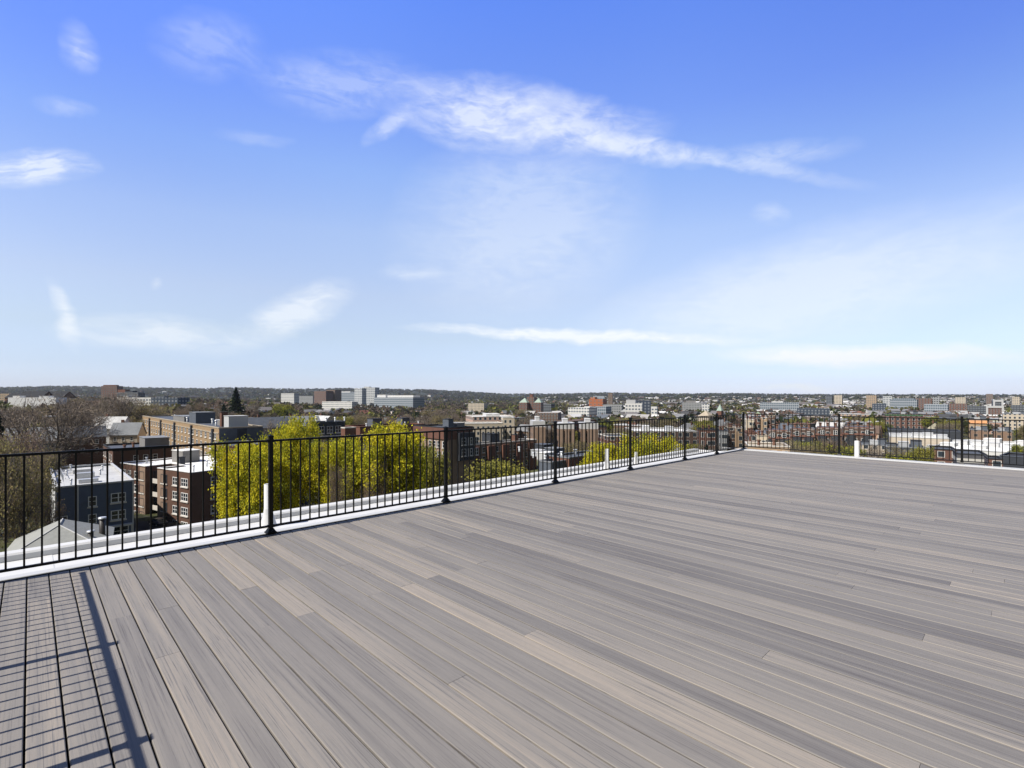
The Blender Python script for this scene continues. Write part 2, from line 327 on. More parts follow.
# ------------------------------------------------------------------ roof, deck
DECK_X1 = 15.85; DECK_Y0 = -11.0
def local_obj(mb, name, mats, kind=None):
    o = mb.build(name, mats, None, (P0.x, P0.y, 0), TH)
    if kind: o['kind'] = kind
    return o
def ab(px, py, z=0.0):
    d = F*(HC-z)/(py-HY); p = at(px, d)-P0
    return p.dot(E1), -p.dot(U)
def build_deck():
    PITCH, GAP, OFF = .1365, .0085, .4937
    i0 = math.floor((0.02-OFF)/PITCH); i1 = math.ceil((DECK_X1-.1-OFF)/PITCH)
    rr = random.Random(21)
    joints = {}
    for px, py in [(122, 617), (116, 669.5), (168, 655), (169, 607.5), (219, 640.5), (249, 588), (265, 627), (305, 614.5), (286, 579), (319, 571), (349, 564),
                   (411, 584), (434, 576.5), (378, 593), (425, 547), (458, 570.5), (480, 563), (493, 530), (468, 537), (586, 534), (560, 532), (530, 521)]:
        a, b = ab(px, py); joints.setdefault(math.floor((a-OFF)/PITCH), []).append(b)
    tones = []
    for px, py, tn in [(140, 600, .72), (135, 690, .35), (120, 740, .35), (185, 700, .95), (168, 580, .70), (205, 660, .3), (230, 600, .72), (150, 640, .66), (245, 690, .92), (270, 700, .66),
                       (235, 575, .92), (250, 600, .35), (285, 600, .95), (300, 560, .95), (330, 640, .36), (270, 570, .38), (340, 600, .34), (425, 572, .85), (408, 560, .8), (600, 665, .98), (470, 615, .98),
                       (540, 560, .2), (640, 560, .10), (760, 590, .08), (900, 615, .08), (800, 560, .15), (900, 575, .15), (650, 590, .12), (820, 660, .12), (950, 700, .16), (330, 545, .8), (360, 550, .42),
                       (700, 500, .2), (850, 530, .18), (800, 505, .2), (900, 500, .22), (60, 700, .78), (30, 620, .66), (90, 640, .62), (45, 600, .7), (420, 620, .44), (480, 660, .40), (560, 700, .46), (430, 720, .4)]:
        a, b = ab(px, py); tones.append((math.floor((a-OFF)/PITCH), b, tn))
    V, Fc, T = [], [], []
    for i in range(i0, i1):
        x0 = max(OFF+i*PITCH+GAP/2, .015); x1 = min(OFF+(i+1)*PITCH-GAP/2, DECK_X1-.195)
        if x1-x0 < .02: continue
        js = joints.get(i)
        if not js:
            js = [rr.choice((.5, .75, 1.0, 1.3, 1.6, 1.9, 2.2, 2.6, 3.1))+rr.uniform(-.1, .1)]
            if rr.random() < .5: js = [rr.uniform(3.5, 6.0)]
        js = sorted(js)
        while js[-1]+7.9 < -DECK_Y0: js.append(js[-1]+rr.choice((7.3, 7.9, 6.9)))
        cuts = [-.006]+[j for j in js if j > .3]+[-DECK_Y0]
        for b0, b1 in zip(cuts, cuts[1:]):
            y1, y0 = -b0-.0008, -b1+.0008
            k = rr.random()
            tone = rr.uniform(.34, .52) if k < .62 else rr.uniform(.55, .72) if k < .82 else rr.uniform(.75, .9) if k < .9 else rr.uniform(.12, .28)
            for ti, tb, tn in tones:
                if ti == i and b0 <= tb <= b1: tone = tn
            g = rr.random(); s = rr.uniform(.65, 1) if tone > .56 else rr.uniform(.15, .5)
            c = .0035; z = rr.uniform(-.0008, .0008)
            n = len(V)
            for y in (y0, y1):
                V += [(x0, y, -.024), (x0, y, z-c), (x0+c, y, z), (x1-c, y, z), (x1, y, z-c), (x1, y, -.024)]
            T += [(.46+(tone-.46)*(.64 if tone < .3 else .5), g, s, 1)]*12
            for q in range(5): Fc.append((n+q+1, n+q, n+6+q, n+7+q))
            Fc.append((n, n+1, n+2, n+3, n+4, n+5)); Fc.append((n+11, n+10, n+9, n+8, n+7, n+6))
    me = bpy.data.meshes.new('deck'); me.from_pydata(V, [], Fc)
    at_ = me.color_attributes.new('tone', 'FLOAT_COLOR', 'POINT'); at_.data.foreach_set('color', [c for t in T for c in t])
    m = bpy.data.materials.new('composite_boards'); m.use_nodes = True; t = m.node_tree; b = t.nodes['Principled BSDF']
    a = N(t, 'ShaderNodeAttribute', attribute_name='tone'); s = N(t, 'ShaderNodeSeparateColor'); L(t, a.outputs['Color'], s.inputs[0])
    tcn = N(t, 'ShaderNodeTexCoord'); off = N(t, 'ShaderNodeCombineXYZ')
    L(t, math_(t, 'MULTIPLY', s.outputs[1], 31), off.inputs[0]); L(t, math_(t, 'MULTIPLY', s.outputs[1], 53), off.inputs[1])
    ad = N(t, 'ShaderNodeVectorMath', operation='ADD'); L(t, tcn.outputs['Object'], ad.inputs[0]); L(t, off.outputs[0], ad.inputs[1])
    broad = noise(t, ad.outputs[0], 1, 4, .55, (24, .42, 1), 0, .3)
    streak = noise(t, ad.outputs[0], 1, 5, .72, (120, 1.1, 1), 0, .15)
    fine = noise(t, ad.outputs[0], 1, 4, .75, (520, 16, 1))
    worn = noise(t, tcn.outputs['Object'], .8, 6, .65)
    d1 = math_(t, 'MULTIPLY', math_(t, 'SUBTRACT', broad.outputs[0], .5), math_(t, 'ADD', .42, math_(t, 'MULTIPLY', s.outputs[2], .75)))
    sm_ = N(t, 'ShaderNodeMapRange', interpolation_type='SMOOTHSTEP'); sm_.inputs[1].default_value = .50; sm_.inputs[2].default_value = .66; L(t, streak.outputs[0], sm_.inputs[0])
    d2 = math_(t, 'MULTIPLY', math_(t, 'SUBTRACT', .22, sm_.outputs[0]), math_(t, 'ADD', .14, math_(t, 'MULTIPLY', s.outputs[2], .5)))
    fac = math_(t, 'ADD', math_(t, 'ADD', s.outputs[0], d1), d2)
    fac = math_(t, 'ADD', fac, math_(t, 'MULTIPLY', math_(t, 'SUBTRACT', worn.outputs[0], .5), .16))
    cr = N(t, 'ShaderNodeValToRGB'); L(t, fac, cr.inputs[0]); e = cr.color_ramp.elements
    e[0].position = 0; e[0].color = (.106, .094, .090, 1); e[1].position = 1; e[1].color = (.328, .281, .230, 1)
    for p, c in ((.30, (.170, .157, .145)), (.52, (.225, .206, .184)), (.75, (.273, .242, .206))):
        k = e.new(p); k.color = (*c, 1)
    mxx = N(t, 'ShaderNodeMix', data_type='RGBA', blend_type='MULTIPLY'); mxx.inputs[0].default_value = 1
    fr = N(t, 'ShaderNodeMapRange'); fr.inputs[1].default_value = .2; fr.inputs[2].default_value = .8; fr.inputs[3].default_value = .87; fr.inputs[4].default_value = 1.13
    L(t, fine.outputs[0], fr.inputs[0]); L(t, cr.outputs[0], mxx.inputs[6]); L(t, fr.outputs[0], mxx.inputs[7]); sc_ = noise(t, tcn.outputs['Object'], 3.2, 8, .75, (1.6, .6, 1), .5, .8); sp_ = N(t, 'ShaderNodeMapRange', interpolation_type='SMOOTHSTEP'); sp_.inputs[1].default_value = .66; sp_.inputs[2].default_value = .76; sp_.inputs[4].default_value = .30
    L(t, sc_.outputs[0], sp_.inputs[0]); dm_ = N(t, 'ShaderNodeMix', data_type='RGBA'); L(t, sp_.outputs[0], dm_.inputs[0]); L(t, mxx.outputs[2], dm_.inputs[6]); dm_.inputs[7].default_value = (.36, .34, .32, 1)
    L(t, dm_.outputs[2], b.inputs['Base Color'])
    b.inputs['Roughness'].default_value = .62; b.inputs['Specular IOR Level'].default_value = .35
    bn = N(t, 'ShaderNodeBump'); bn.inputs['Strength'].default_value = .25; bn.inputs['Distance'].default_value = .0015
    L(t, fine.outputs[0], bn.inputs['Height']); L(t, bn.outputs[0], b.inputs['Normal'])
    me.materials.append(m)
    o = link(bpy.data.objects.new('deck', me)); o.location = (P0.x, P0.y, 0); o.rotation_euler = (0, 0, TH); o['kind'] = 'structure'
build_deck()
u_ = MB(); u_.box(0.01, DECK_X1-.19, DECK_Y0, .005, -.19, -.034); local_obj(u_, 'deck_floor', M['under'], 'structure')
u_ = MB(); u_.box(0.01, DECK_X1-.19, .0065, .0615, -.19, -.003); local_obj(u_, 'deck_edge_shade', M['under'], 'structure')  # dark strip added to paint the railing's shadow band along the deck edge
# the flat white roof round the deck, its low rim, and the building it covers
ROOF_Y1 = 1.58; ROOF_X1 = DECK_X1+.42
r_ = MB(); r_.box(-2.2, ROOF_X1, DECK_Y0-1, ROOF_Y1, -.5, -.2)
for k_ in range(7): r_.box(.6+k_*2.9, .69+k_*2.9, .175, ROOF_Y1-.001, -.1998, -.1955)
local_obj(r_, 'roof', M['membrane'], 'structure')
def rim(q, z0, z1, bev):
    m = MB(); n = len(q); m.extr(q, z0, z1-bev)
    cx = sum(p[0] for p in q)/n; cy = sum(p[1] for p in q)/n
    q2 = [(p[0]-math.copysign(bev, p[0]-cx), p[1]-math.copysign(bev, p[1]-cy)) for p in q]
    for i in range(n):
        j = (i+1) % n; m.poly([(*q[i], z1-bev), (*q[j], z1-bev), (*q2[j], z1), (*q2[i], z1)])
    m.poly([(*p, z1) for p in q2]); return m
def rect(x0, x1, y0, y1): return [(x0, y0), (x1, y0), (x1, y1), (x0, y1)]
local_obj(rim(rect(-2.4, ROOF_X1, ROOF_Y1+.002, ROOF_Y1+.18), -.5, -.119, .02), 'roof_edge', M['membrane'], 'structure')
local_obj(rim(rect(ROOF_X1+.002, ROOF_X1+.16, DECK_Y0-1, ROOF_Y1+.18), -.5, -.16, .02), 'roof_edge', M['membrane'], 'structure')
local_obj(rim(rect(-.12, DECK_X1+.12, .062, .17), -.198, .006, .005), 'kerb', M['trimwhite'], 'structure')
local_obj(rim(rect(DECK_X1-.188, DECK_X1+.12, DECK_Y0, .060), -.198, .020, .012), 'kerb', M['trimwhite'], 'structure')
w_ = MB(); w_.box(-2.3, ROOF_X1+.1, DECK_Y0-.9, ROOF_Y1+.12, ZG+.05, -.502)
local_obj(w_, 'roof_base_wall', M['brick'], 'structure')

# ------------------------------------------------------------------ railings
def post_mesh():
    m = MB(); h = .0215; m.extr(rect(-h, h, -h, h), .006, 1.085)
    return m.mesh('post', M['black'])
def cap_mesh():
    m = MB(); h = .0265; m.extr(rect(-h, h, -h, h), 1.086, 1.104, bot=0)
    for a, b in zip(rect(-h, h, -h, h), rect(-h, h, -h, h)[1:]+rect(-h, h, -h, h)[:1]): m.poly([(*a, 1.104), (*b, 1.104), (0, 0, 1.117)])
    return m.mesh('cap', M['black'])
def plate_mesh():
    m = MB(); a = .052; b = .027; m.extr(rect(-a, a, -a, a), .0005, .016, top=0)
    q, p = rect(-a+.006, a-.006, -a+.006, a-.006), rect(-b, b, -b, b)
    for i in range(4):
        j = (i+1) % 4; m.poly([(*q[i], .0165), (*q[j], .0165), (*p[j], .052), (*p[i], .052)])
    return m.mesh('base_plate', M['black'])
def bal_mesh():
    m = MB(); h = .0072; m.extr(rect(-h, h, -h, h), .090, 1.036); return m.mesh('baluster', M['black'])
PM, CM, BM, BLM = post_mesh(), cap_mesh(), plate_mesh(), bal_mesh()
def inst(name, me, parent, loc=(0, 0, 0), rz=0):
    o = bpy.data.objects.new(name, me); link(o, parent); o.location = loc; o.rotation_euler = (0, 0, rz); return o
def railing(label, origin, rz, posts, first_post, last_post, maxb, zb):
    """posts: offsets along local +x; the balusters nearest the camera are parts, the far rest one part"""
    root = empty('roof_railing', (origin.x, origin.y, zb), rz); tag(root, label, 'railing', 'black metal railings round the roof deck')
    for i, x in enumerate(posts):
        if (i == 0 and not first_post) or (i == len(posts)-1 and not last_post): continue
        p = inst('post', PM, root, (x, 0, 0)); inst('cap', CM, p); inst('base_plate', BM, p)
    bals = []
    for x0, x1 in zip(posts, posts[1:]):
        m = MB(); m.box(x0+.022, x1-.022, -.0125, .0125, 1.036, 1.059); m.build('top_rail', M['black'], root)
        m = MB(); m.box(x0+.022, x1-.022, -.012, .012, .068, .090); m.build('bottom_rail', M['black'], root)
        for x in (x0+.020, x1-.020):                  # brackets at the posts
            for z0, z1 in ((1.031, 1.063), (.064, .094)):
                m = MB(); m.box(x-.014, x+.014, -.0165, .0165, z0, z1); m.build('bracket', M['black'], root)
        n = round((x1-x0)/.1108); bals += [x0+(x1-x0)*k/n for k in range(1, n)]
    c = root.matrix_basis if False else None
    e = Vector((math.cos(rz), math.sin(rz)))
    bals.sort(key=lambda x: (origin+e*x).length)
    for x in bals[:maxb]: inst('baluster', BLM, root, (x, 0, 0))
    if bals[maxb:]:
        m = MB(); h = .0072
        for x in bals[maxb:]: m.extr(rect(x-h, x+h, -h, h), .090, 1.036)
        tag(m.build('baluster', M['black'], root), kind='stuff')
    return root
ZR = .0225
PL = [0]+[2.438*k for k in range(1, 6)]+[12.19+1.829, 12.19+3.658]
PL = [x*1.0063 for x in PL]
P7 = P0+E1*(PL[-1]+.03)
railing('long black metal railing along the left side, reaching the far corner of the deck', P0+U*.05+E1*.03, TH, PL, True, True, 100, 0.0065)
railing('black metal railing along the far right edge of the deck', P7+U*.05, TH-math.pi/2, [0, 2.47, 4.90, 7.34, 9.78], False, True, 100, .0065)
sr = railing('black metal railing out of the frame whose shadow falls on the near boards', P0, TH-math.pi/2, [0, 1.829, 3.048, 5.486], False, True, 100, .0065)

# roof pipes
def pipe(px, d, ytop, r, label, boot=True):
    p = at(px, d); z1 = zat(ytop, d); m = MB(); n = 20
    root = empty('vent_pipe', (p.x, p.y, -.2)); tag(root, label, 'vent pipe', 'white vent pipes beside the deck')
    m.tube((0, 0, .02), (0, 0, z1+.2), r, r, n); m.tube((0, 0, z1+.2), (0, 0, z1+.195), r, r*.8, n); m.tube((0, 0, z1+.195), (0, 0, z1+.1), r*.8, r*.8, n)
    m.build('pipe', M['pvc'], root)
    b = MB(); b.tube((0, 0, .002), (0, 0, .03), r*2.1, r*1.9, n); b.tube((0, 0, .03), (0, 0, .17), r*1.9, r*1.15, n); b.tube((0, 0, .17), (0, 0, .24), r*1.15, r*1.04, n)
    b.build('boot', M['membrane'], root)
pipe(268.3, 6.78, 484, .053, 'white vent pipe with flared boot standing right behind the nearest full railing post')
pipe(607, 12.1, 449, .045, 'white vent pipe in front of a yellow-green tree, halfway along the long railing')
pipe(636, 13.2, 452, .035, 'thin weathered vent pipe close beside the fourth railing post, in front of the yellow-green tree')
pipe(857, 13.0, 440.8, .058, 'white vent pipe just outside the far right railing, by its first post')

# ------------------------------------------------------------------ buildings
PROT = []          # (px0, px1, top row, bottom row kept clear, distance)
FOOT = []          # (x, y, radius) taken ground
LAND = []          # (px, py, short name) landmarks for the labels of small things
WINM = {}
def window_mesh(w, h, kind='sash'):
    k = (round(w, 2), round(h, 2), kind)
    if k in WINM: return WINM[k]
    m = MB(); b = .13; fm = 0
    m.box(-w/2, -w/2+b, -.09, .02, 0, h, fm); m.box(w/2-b, w/2, -.09, .02, 0, h, fm)
    m.box(-w/2+b, w/2-b, -.09, .02, h-b, h, fm); m.box(-w/2+b, w/2-b, -.09, .02, 0, b, fm)
    if kind == 'sash': m.box(-w/2+b, w/2-b, -.07, .02, h*.5-.05, h*.5+.05, fm)
    if kind != 'dark':
        nm = max(0, round(w/.95)-1)
        for i in range(nm):
            x = -w/2+w*(i+1)/(nm+1); m.box(x-.08, x+.08, -.075, .02, b, h-b, fm)
    fr = m.mesh('window', M['frame_dark'] if kind == 'dark' else M['frame'])
    g = MB(); g.poly([(-w/2+b, -.035, b), (w/2-b, -.035, b), (w/2-b, -.035, h-b), (-w/2+b, -.035, h-b)]); gm = g.mesh('pane', M['glass'])
    s = MB(); s.box(-w/2-.12, w/2+.12, -.2, .02, -.24, -.002); sm = s.mesh('sill', M['sill'])
    WINM[k] = (fr, gm, sm); return WINM[k]
def windows(root, fp, edge, offs, rows, w, h, kind='sash', sill=True, pane=True):
    a, b = Vector(fp[edge]), Vector(fp[(edge+1) % len(fp)]); d = (b-a).normalized(); rz = math.atan2(d.y, d.x)
    fr, gm, sm = window_mesh(w, h, kind)
    for z in rows:
        for o in offs:
            p = a+d*o
            x = inst('window', fr, root, (p.x, p.y, z), rz)
            inst('pane', gm, x)
            if sill: inst('sill', sm, x)
def protect(px0, px1, y0, y1, d): PROT.append((px0, px1, y0, y1, d))
def poly_building(name, label, px, d, ztop, fp, ang, wall, roof, short=None, coping=None, zbase=None, cop_h=.35, cat='building', group=None):
    p = at(px, d)
    zb = gz(p.x, p.y)-.05 if zbase is None else zbase
    root = empty(name, (p.x, p.y, zb), ang); tag(root, label, cat, group)
    h = ztop-zb
    m = MB(); m.extr(fp, 0, h); m.build('wall', wall, root)
    r = MB(); r.poly([(*q, h-.25) for q in fp], 0, [(q[0], q[1]) for q in fp]); r.build('roof', roof, root)
    if coping is not None:
        c = MB(); n = len(fp)
        for i in range(n):
            a, b = Vector(fp[i]), Vector(fp[(i+1) % n]); dv = (b-a).normalized(); nv = Vector((dv.y, -dv.x))
            q = [a+nv*.1-dv*.0, b+nv*.1+dv*.0, b-nv*.3, a-nv*.3]; c.extr([tuple(x) for x in q], h+.003, h+.003+cop_h*(.9+.01*i), top=0, bot=0)
        c.build('coping', coping, root)
    cx = sum(q[0] for q in fp)/len(fp); cy = sum(q[1] for q in fp)/len(fp)
    ce = p+Vector((math.cos(ang), math.sin(ang)))*cx+Vector((-math.sin(ang), math.cos(ang)))*cy
    rad = max(math.hypot(q[0]-cx, q[1]-cy) for q in fp); FOOT.append((ce.x, ce.y, rad))
    if short: LAND.append((512+F*ce.x/ce.y, HY-F*(ztop-HC)/ce.y, short))
    root['_h'] = h
    return root, h
def roofbox(root, x0, x1, y0, y1, h, dh, wall, roof, name='penthouse'):
    m = MB(); m.extr(rect(x0, x1, y0, y1), h-.24, h+dh); o = m.build(name, wall, root)
    c = MB(); c.box(x0-.12, x1+.12, y0-.12, y1+.12, h+dh+.003, h+dh+.15); c.build('cap', roof, o); return o
def stacks(root, h, pts, r=.25, dh=1.0, mt='galv'):
    for x, y in pts:
        m = MB(); m.tube((x, y, h-.26), (x, y, h+dh), r, r, 8, cap=True); m.tube((x, y, h+dh*.8), (x, y, h+dh*1.02), r*1.5, r*1.5, 8, cap=True); m.build('roof_vent', M[mt], root)
def solve(px, d, ang, pl, pr):
    """length along local y up to pixel pl and width along local x up to pixel pr, from the corner at (px, d)"""
    p = at(px, d); ex = Vector((math.cos(ang), math.sin(ang))); ey = Vector((-ex.y, ex.x))
    def t(k, v): k = (k-512)/F; return (k*p.y-p.x)/(v.x-k*v.y)
    return abs(t(pl, ey)), abs(t(pr, ex))
def corner_building(name, label, px, d, ytop, pl, pr, wall, roof, ang=TH, short=None, coping=None, lmax=60, wmax=40, zbase=None, group=None):
    l, w = solve(px, d, ang, pl, pr); l = min(l, lmax); w = min(w, wmax)
    r, h = poly_building(name, label, px, d, zat(ytop, d), rect(0, w, 0, l), ang, wall, roof, short, coping, zbase, group=group)
    protect(pl, pr, ytop-1, ytop+14*200/d, d)
    return r, h, w, l
def spread(a, b, n): return [a+(b-a)*(k+.5)/n for k in range(n)]

# A: navy clapboard house behind the railing
rt, h = poly_building('apartment_house', 'navy blue clapboard apartment house with white trim and a pale cluttered flat roof', 55.7, 78.8, zat(488.4, 78.8),
                      rect(0, 9.8, 0, 31), TH, M['navy'], M['roofpale'], 'navy clapboard house', M['trimwhite'], cop_h=.28)
fp = rect(0, 9.8, 0, 31)
windows(rt, fp, 0, [7.8], [h-3.3, h-6.2], 2.0, 1.6); windows(rt, fp, 0, [.95], [h-6.1], .95, 1.6); windows(rt, fp, 0, [4.45], [h-3.5, h-6.4], 1.1, 1.65)
m = MB(); m.box(-.03, -.003, .02, 30.98, 0.02, h-.03); m.build('siding', M['whitesiding'], rt)
for x in (-.08, 9.68, 2.55):
    m = MB(); m.box(x, x+.2, -.06, -.002, 0, h-.02); m.build('corner_trim', M['trimwhite'], rt)
m = MB(); m.box(6.4, 9.6, -.9, -.003, h-7.3, h-7.0)
for x in (6.4, 9.45): m.box(x, x+.15, -.9, -.75, 0, h-7.303)
m.build('porch', M['trimwhite'], rt); windows(rt, fp, 0, [8.1], [h-9.0], 2.2, 1.7, sill=False)
for y0, y1, dh, mt in ((5, 6.5, .4, 'galv'), (12, 13.5, .7, 'galv'), (20, 23, .5, 'roofpale')):
    m = MB(); m.box(3.0, 5.6, y0, y1, h-.24, h+dh); m.build('roof_unit', M[mt], rt)
stacks(rt, h, [(2, 4), (7, 8), (6.6, 15), (2, 18), (7.5, 22), (3, 28)], .14, .8)
m = MB()
for k in range(9): m.box(1.2, 1.26, 9+k*1.5, 9.06+k*1.5, h-.24, h+.9)
m.box(1.2, 1.26, 9, 21.1, h+.903, h+.96); m.build('roof_rail', M['galv'], rt)
protect(8, 133, 466, 540, 78)

# B: grey hip roof in front of it
p = at(61, 63); zr = zat(521.5, 63); root = empty('hip_roof_house', (p.x, p.y, ZG-.05), TH-.12)
tag(root, 'house with a pale grey shingled hip roof, right below the navy clapboard house', 'house')
hh = zr-ZG; ev = hh-2.9; a, b = 4.6, 6.6
m = MB(); m.extr(rect(-a, a, -b, b), 0, ev); m.build('wall', M['cream'], root)
m = MB(); o_ = .5; q = rect(-a-o_, a+o_, -b-o_, b+o_); ry = 2.0
m.poly([(*q[0], ev), (*q[1], ev), (0, -ry, hh)]); m.poly([(*q[1], ev), (*q[2], ev), (0, ry, hh), (0, -ry, hh)])
m.poly([(*q[2], ev), (*q[3], ev), (0, ry, hh)]); m.poly([(*q[3], ev), (*q[0], ev), (0, -ry, hh), (0, ry, hh)]); m.extr(q, ev-.2, ev-.002, bot=0)
rf = m.build('roof', M['shingle'], root)
m = MB()
for s in (1,):
    m.tube((0, -ry, hh+.02), (q[0][0], q[0][1], ev+.03), .09, .09, 5); m.tube((0, -ry, hh+.02), (q[1][0], q[1][1], ev+.03), .09, .09, 5)
m.tube((0, -ry, hh+.02), (0, ry, hh+.02), .09, .09, 5); m.build('ridge_cap', M['roofpale'], rf)
m = MB(); m.tube((4.0, .6, ev+.1), (4.0, .6, ev+2.6), .34, .34, 12, cap=True); f_ = m.build('flue', M['flue'], rf)
m = MB(); m.tube((4.0, .6, ev+2.62), (4.0, .6, ev+2.82), .46, .44, 12, cap=True); m.build('cap', M['galv'], f_)
m = MB(); m.tube((3.0, -2.6, ev+.2), (3.0, -2.6, ev+1.7), .3, .3, 10, cap=True); f_ = m.build('flue', M['flue'], rf)
m = MB(); m.tube((3.0, -2.6, ev+1.72), (3.0, -2.6, ev+1.9), .42, .40, 10, cap=True); m.build('cap', M['galv'], f_)
FOOT.append((p.x, p.y, 9)); LAND.append((66, 530, 'grey hip roof')); protect(10, 105, 515, 560, 60)

# C: brown brick walk-up with a white roof
angC = math.radians(59.8); fp = [(0, 0), (23, 0), (23, 31.6), (0, 31.6), (0, 19.3), (5.5, 19.3), (5.5, 13.9), (0, 13.9)]
rt, h = poly_building('brick_apartment_building', 'brown brick walk-up with a bright white flat roof and a dark recessed court', 191.4, 104, zat(473, 104), fp, angC,
                      M['brick'], M['roofwhite'], 'white-roofed brick walk-up', M['roofwhite'], cop_h=.15)
rows = [h-3.1-3.05*k for k in range(4)]
windows(rt, fp, 7, [13.9-2.6], rows, 2.7, 1.75); windows(rt, fp, 7, [13.9-6.4], rows, 1.9, 1.75)
windows(rt, fp, 7, [13.9-11.0], rows, 2.6, 2.0, 'dark'); windows(rt, fp, 3, [1.9+.4, 8.1], rows, 1.8, 1.75); windows(rt, fp, 3, [4.8], rows, 1.6, 1.75); windows(rt, fp, 3, [10.7], rows, 2.2, 1.9, 'dark')
windows(rt, fp, 5, [1.3, 4.0], rows, 1.5, 1.8, 'dark'); windows(rt, fp, 4, [2.6], rows, 2.2, 1.9, 'dark')
windows(rt, fp, 0, [4.5, 8.2, 13, 18], rows, 1.2, 1.75)
for y0, y1 in ((11.4, 13.85), (19.35, 21.8)):
    m = MB(); m.box(-.06, -.002, y0, y1, 0, h-.3); m.build('tan_brick_bay', M['tanwall'], rt)
for k in range(4):
    m = MB(); m.box(1.2, 5.45, 14.1, 19.1, rows[k]-.75, rows[k]-.55); m.box(1.2, 1.3, 14.1, 19.1, rows[k]-.548, rows[k]+.3); m.build('balcony', M['sill'], rt)
roofbox(rt, 8.5, 12.5, 20.5, 25.5, h, 2.6, M['greywall'], M['roofwhite'])
roofbox(rt, 6.2, 7.3, 17.0, 18.2, h, 1.5, M['darkwall'], M['roofdark'], 'chimney'); stacks(rt, h, [(2, 3), (4, 28), (8, 9), (14, 5), (12, 12), (18, 9)], .16, 1.2)
protect(118, 240, 455, 530, 104)

# D: dark brick block behind it
rt, h, w, l = corner_building('brick_apartment_building', 'dark brick block with a slate-grey roof and lit brown flank, behind the white-roofed walk-up', 113, 140, 451.5, 93, 172, M['brick'], M['roofslate'], short='slate-roofed brick block', coping=M['roofdark'], lmax=26, wmax=22)
fp = rect(0, w, 0, l); rows = [h-3.0-3.1*k for k in range(4)]
windows(rt, fp, 3, spread(1, l-1, 6), rows, 1.6, 1.8); windows(rt, fp, 0, spread(4, w-3, 3), rows[:2], 1.2, 1.6)
roofbox(rt, w*.55, w*.98, l*.1, l*.5, h, 3.0, M['greywall'], M['roofgrey']); stacks(rt, h, [(3, 4), (6, 12), (10, 9)], .3, 1.4, 'brickch')
# E: long tan brick block
rt, h, w, l = corner_building('long_brick_apartment_building', 'long tan yellow-brick apartment block with dark vertical bands and a shaded end wall', 219, 141, 428.6, 142.5, 263, M['bricktan'], M['roofslate'], short='long tan brick block', coping=M['rooftan'], lmax=150, wmax=14)
fp = rect(0, w, 0, l); rows = [h-3.2-3.1*k for k in range(5)]
windows(rt, fp, 3, [x for x in spread(1, l-1, 24)], rows[:4], 2.0, 1.7)
m = MB(); m.box(0.02, w-.02, -.05, -.002, 0, h-.05); m.box(w*.40, w*.62, -.09, -.052, 0, h-.3, 1); m.build('shaded_end', [M['slatewall'], M['darkwall']], rt)  # shade of the end wall painted on as slate and near-black colour
for k in range(5): y = l*(k+.08)/5+3; m = MB(); m.box(-.5, -.003, y, y+1.5, 0, h-.3); m.build('dark_band', M['darkwall'], rt)
m = MB(); m.box(-.16, -.003, .3, l-.3, h-1.5, h-1.2); m.build('cornice', M['rooftan'], rt)
roofbox(rt, w*.3, w*.75, 4, 9, h, 3.2, M['trimwhite'], M['roofpale']); roofbox(rt, w*.35, w*.5, 14, 16, h, 4.2, M['brickch'], M['roofdark'], 'chimney'); roofbox(rt, 3, 9, 42, 52, h, 3.5, M['slatewall'], M['roofgrey'])
roofbox(rt, 3, 10, 60, 80, h, 1.6, M['greywall'], M['roofgrey']); roofbox(rt, w*.5, w*.9, 22, 28, h, 1.4, M['greywall'], M['roofpale']); stacks(rt, h, [(4, 20), (6, 33), (3, 55), (5, 88)], .3, 1.6)
# red brick bit behind the white roof
rt, h, w, l = corner_building('brick_apartment_building', 'low red brick building between the white-roofed walk-up and the yellow-green tree', 228, 128, 446.5, 213, 262, M['brickred'], M['roofslate'], coping=M['roofgrey'], lmax=14, wmax=16, short='low red brick building')
windows(rt, rect(0, w, 0, l), 3, spread(1, l-1, 3), [h-3.0, h-6.1], 1.2, 1.6); windows(rt, rect(0, w, 0, l), 0, spread(1, w-1, 4), [h-3.0, h-6.1], 1.2, 1.6)
# red brick house seen between the maples
rt, h, w, l = corner_building('brick_apartment_building', 'red brick house glimpsed between the two big yellow-green trees', 336, 96, 468, 322, 375, M['brick'], M['roofgrey'], coping=M['roofdark'], lmax=14, wmax=14)
windows(rt, rect(0, w, 0, l), 0, spread(1, w-1, 4), [h-3.0, h-6.1], 1.2, 1.7)
# I: black mansard with white dormers, brick chimney block, red parapets
rt, h, w, l = corner_building('mansard_apartment_building', 'black mansard-roofed building with white dormer windows and pale cornice, behind the yellow-green trees', 314, 165, 423, 306, 345, M['darkwall'], M['roofslate'], short='black mansard block', coping=M['roofslate'], lmax=14, wmax=17)
fp = rect(0, w, 0, l); windows(rt, fp, 0, spread(1, w-1, 3), [h-3.6], 2.0, 2.4)
m = MB(); m.box(-.6, w+.6, -.7, -.003, h-5.2, h-4.4); m.box(-.02, w+.02, -.25, -.004, 0, h-5.203, 1); m.build('cornice', [M['sill'], M['tanwall']], rt); windows(rt, [(0, -.26), (w, -.26)], 0, spread(1, w-1, 5), [h-7.8], 1.4, 1.8)
stacks(rt, h, [(2, 3), (5, 2), (9, 4), (12, 3)], .25, 1.6)
rt, h, w, l = corner_building('brick_apartment_building', 'brick stair block with a pale slab top, just right of the black mansard', 345, 158, 428.5, 341, 356, M['brickred'], M['roofpale'], coping=M['sill'], lmax=5, wmax=6, short='brick stair block')
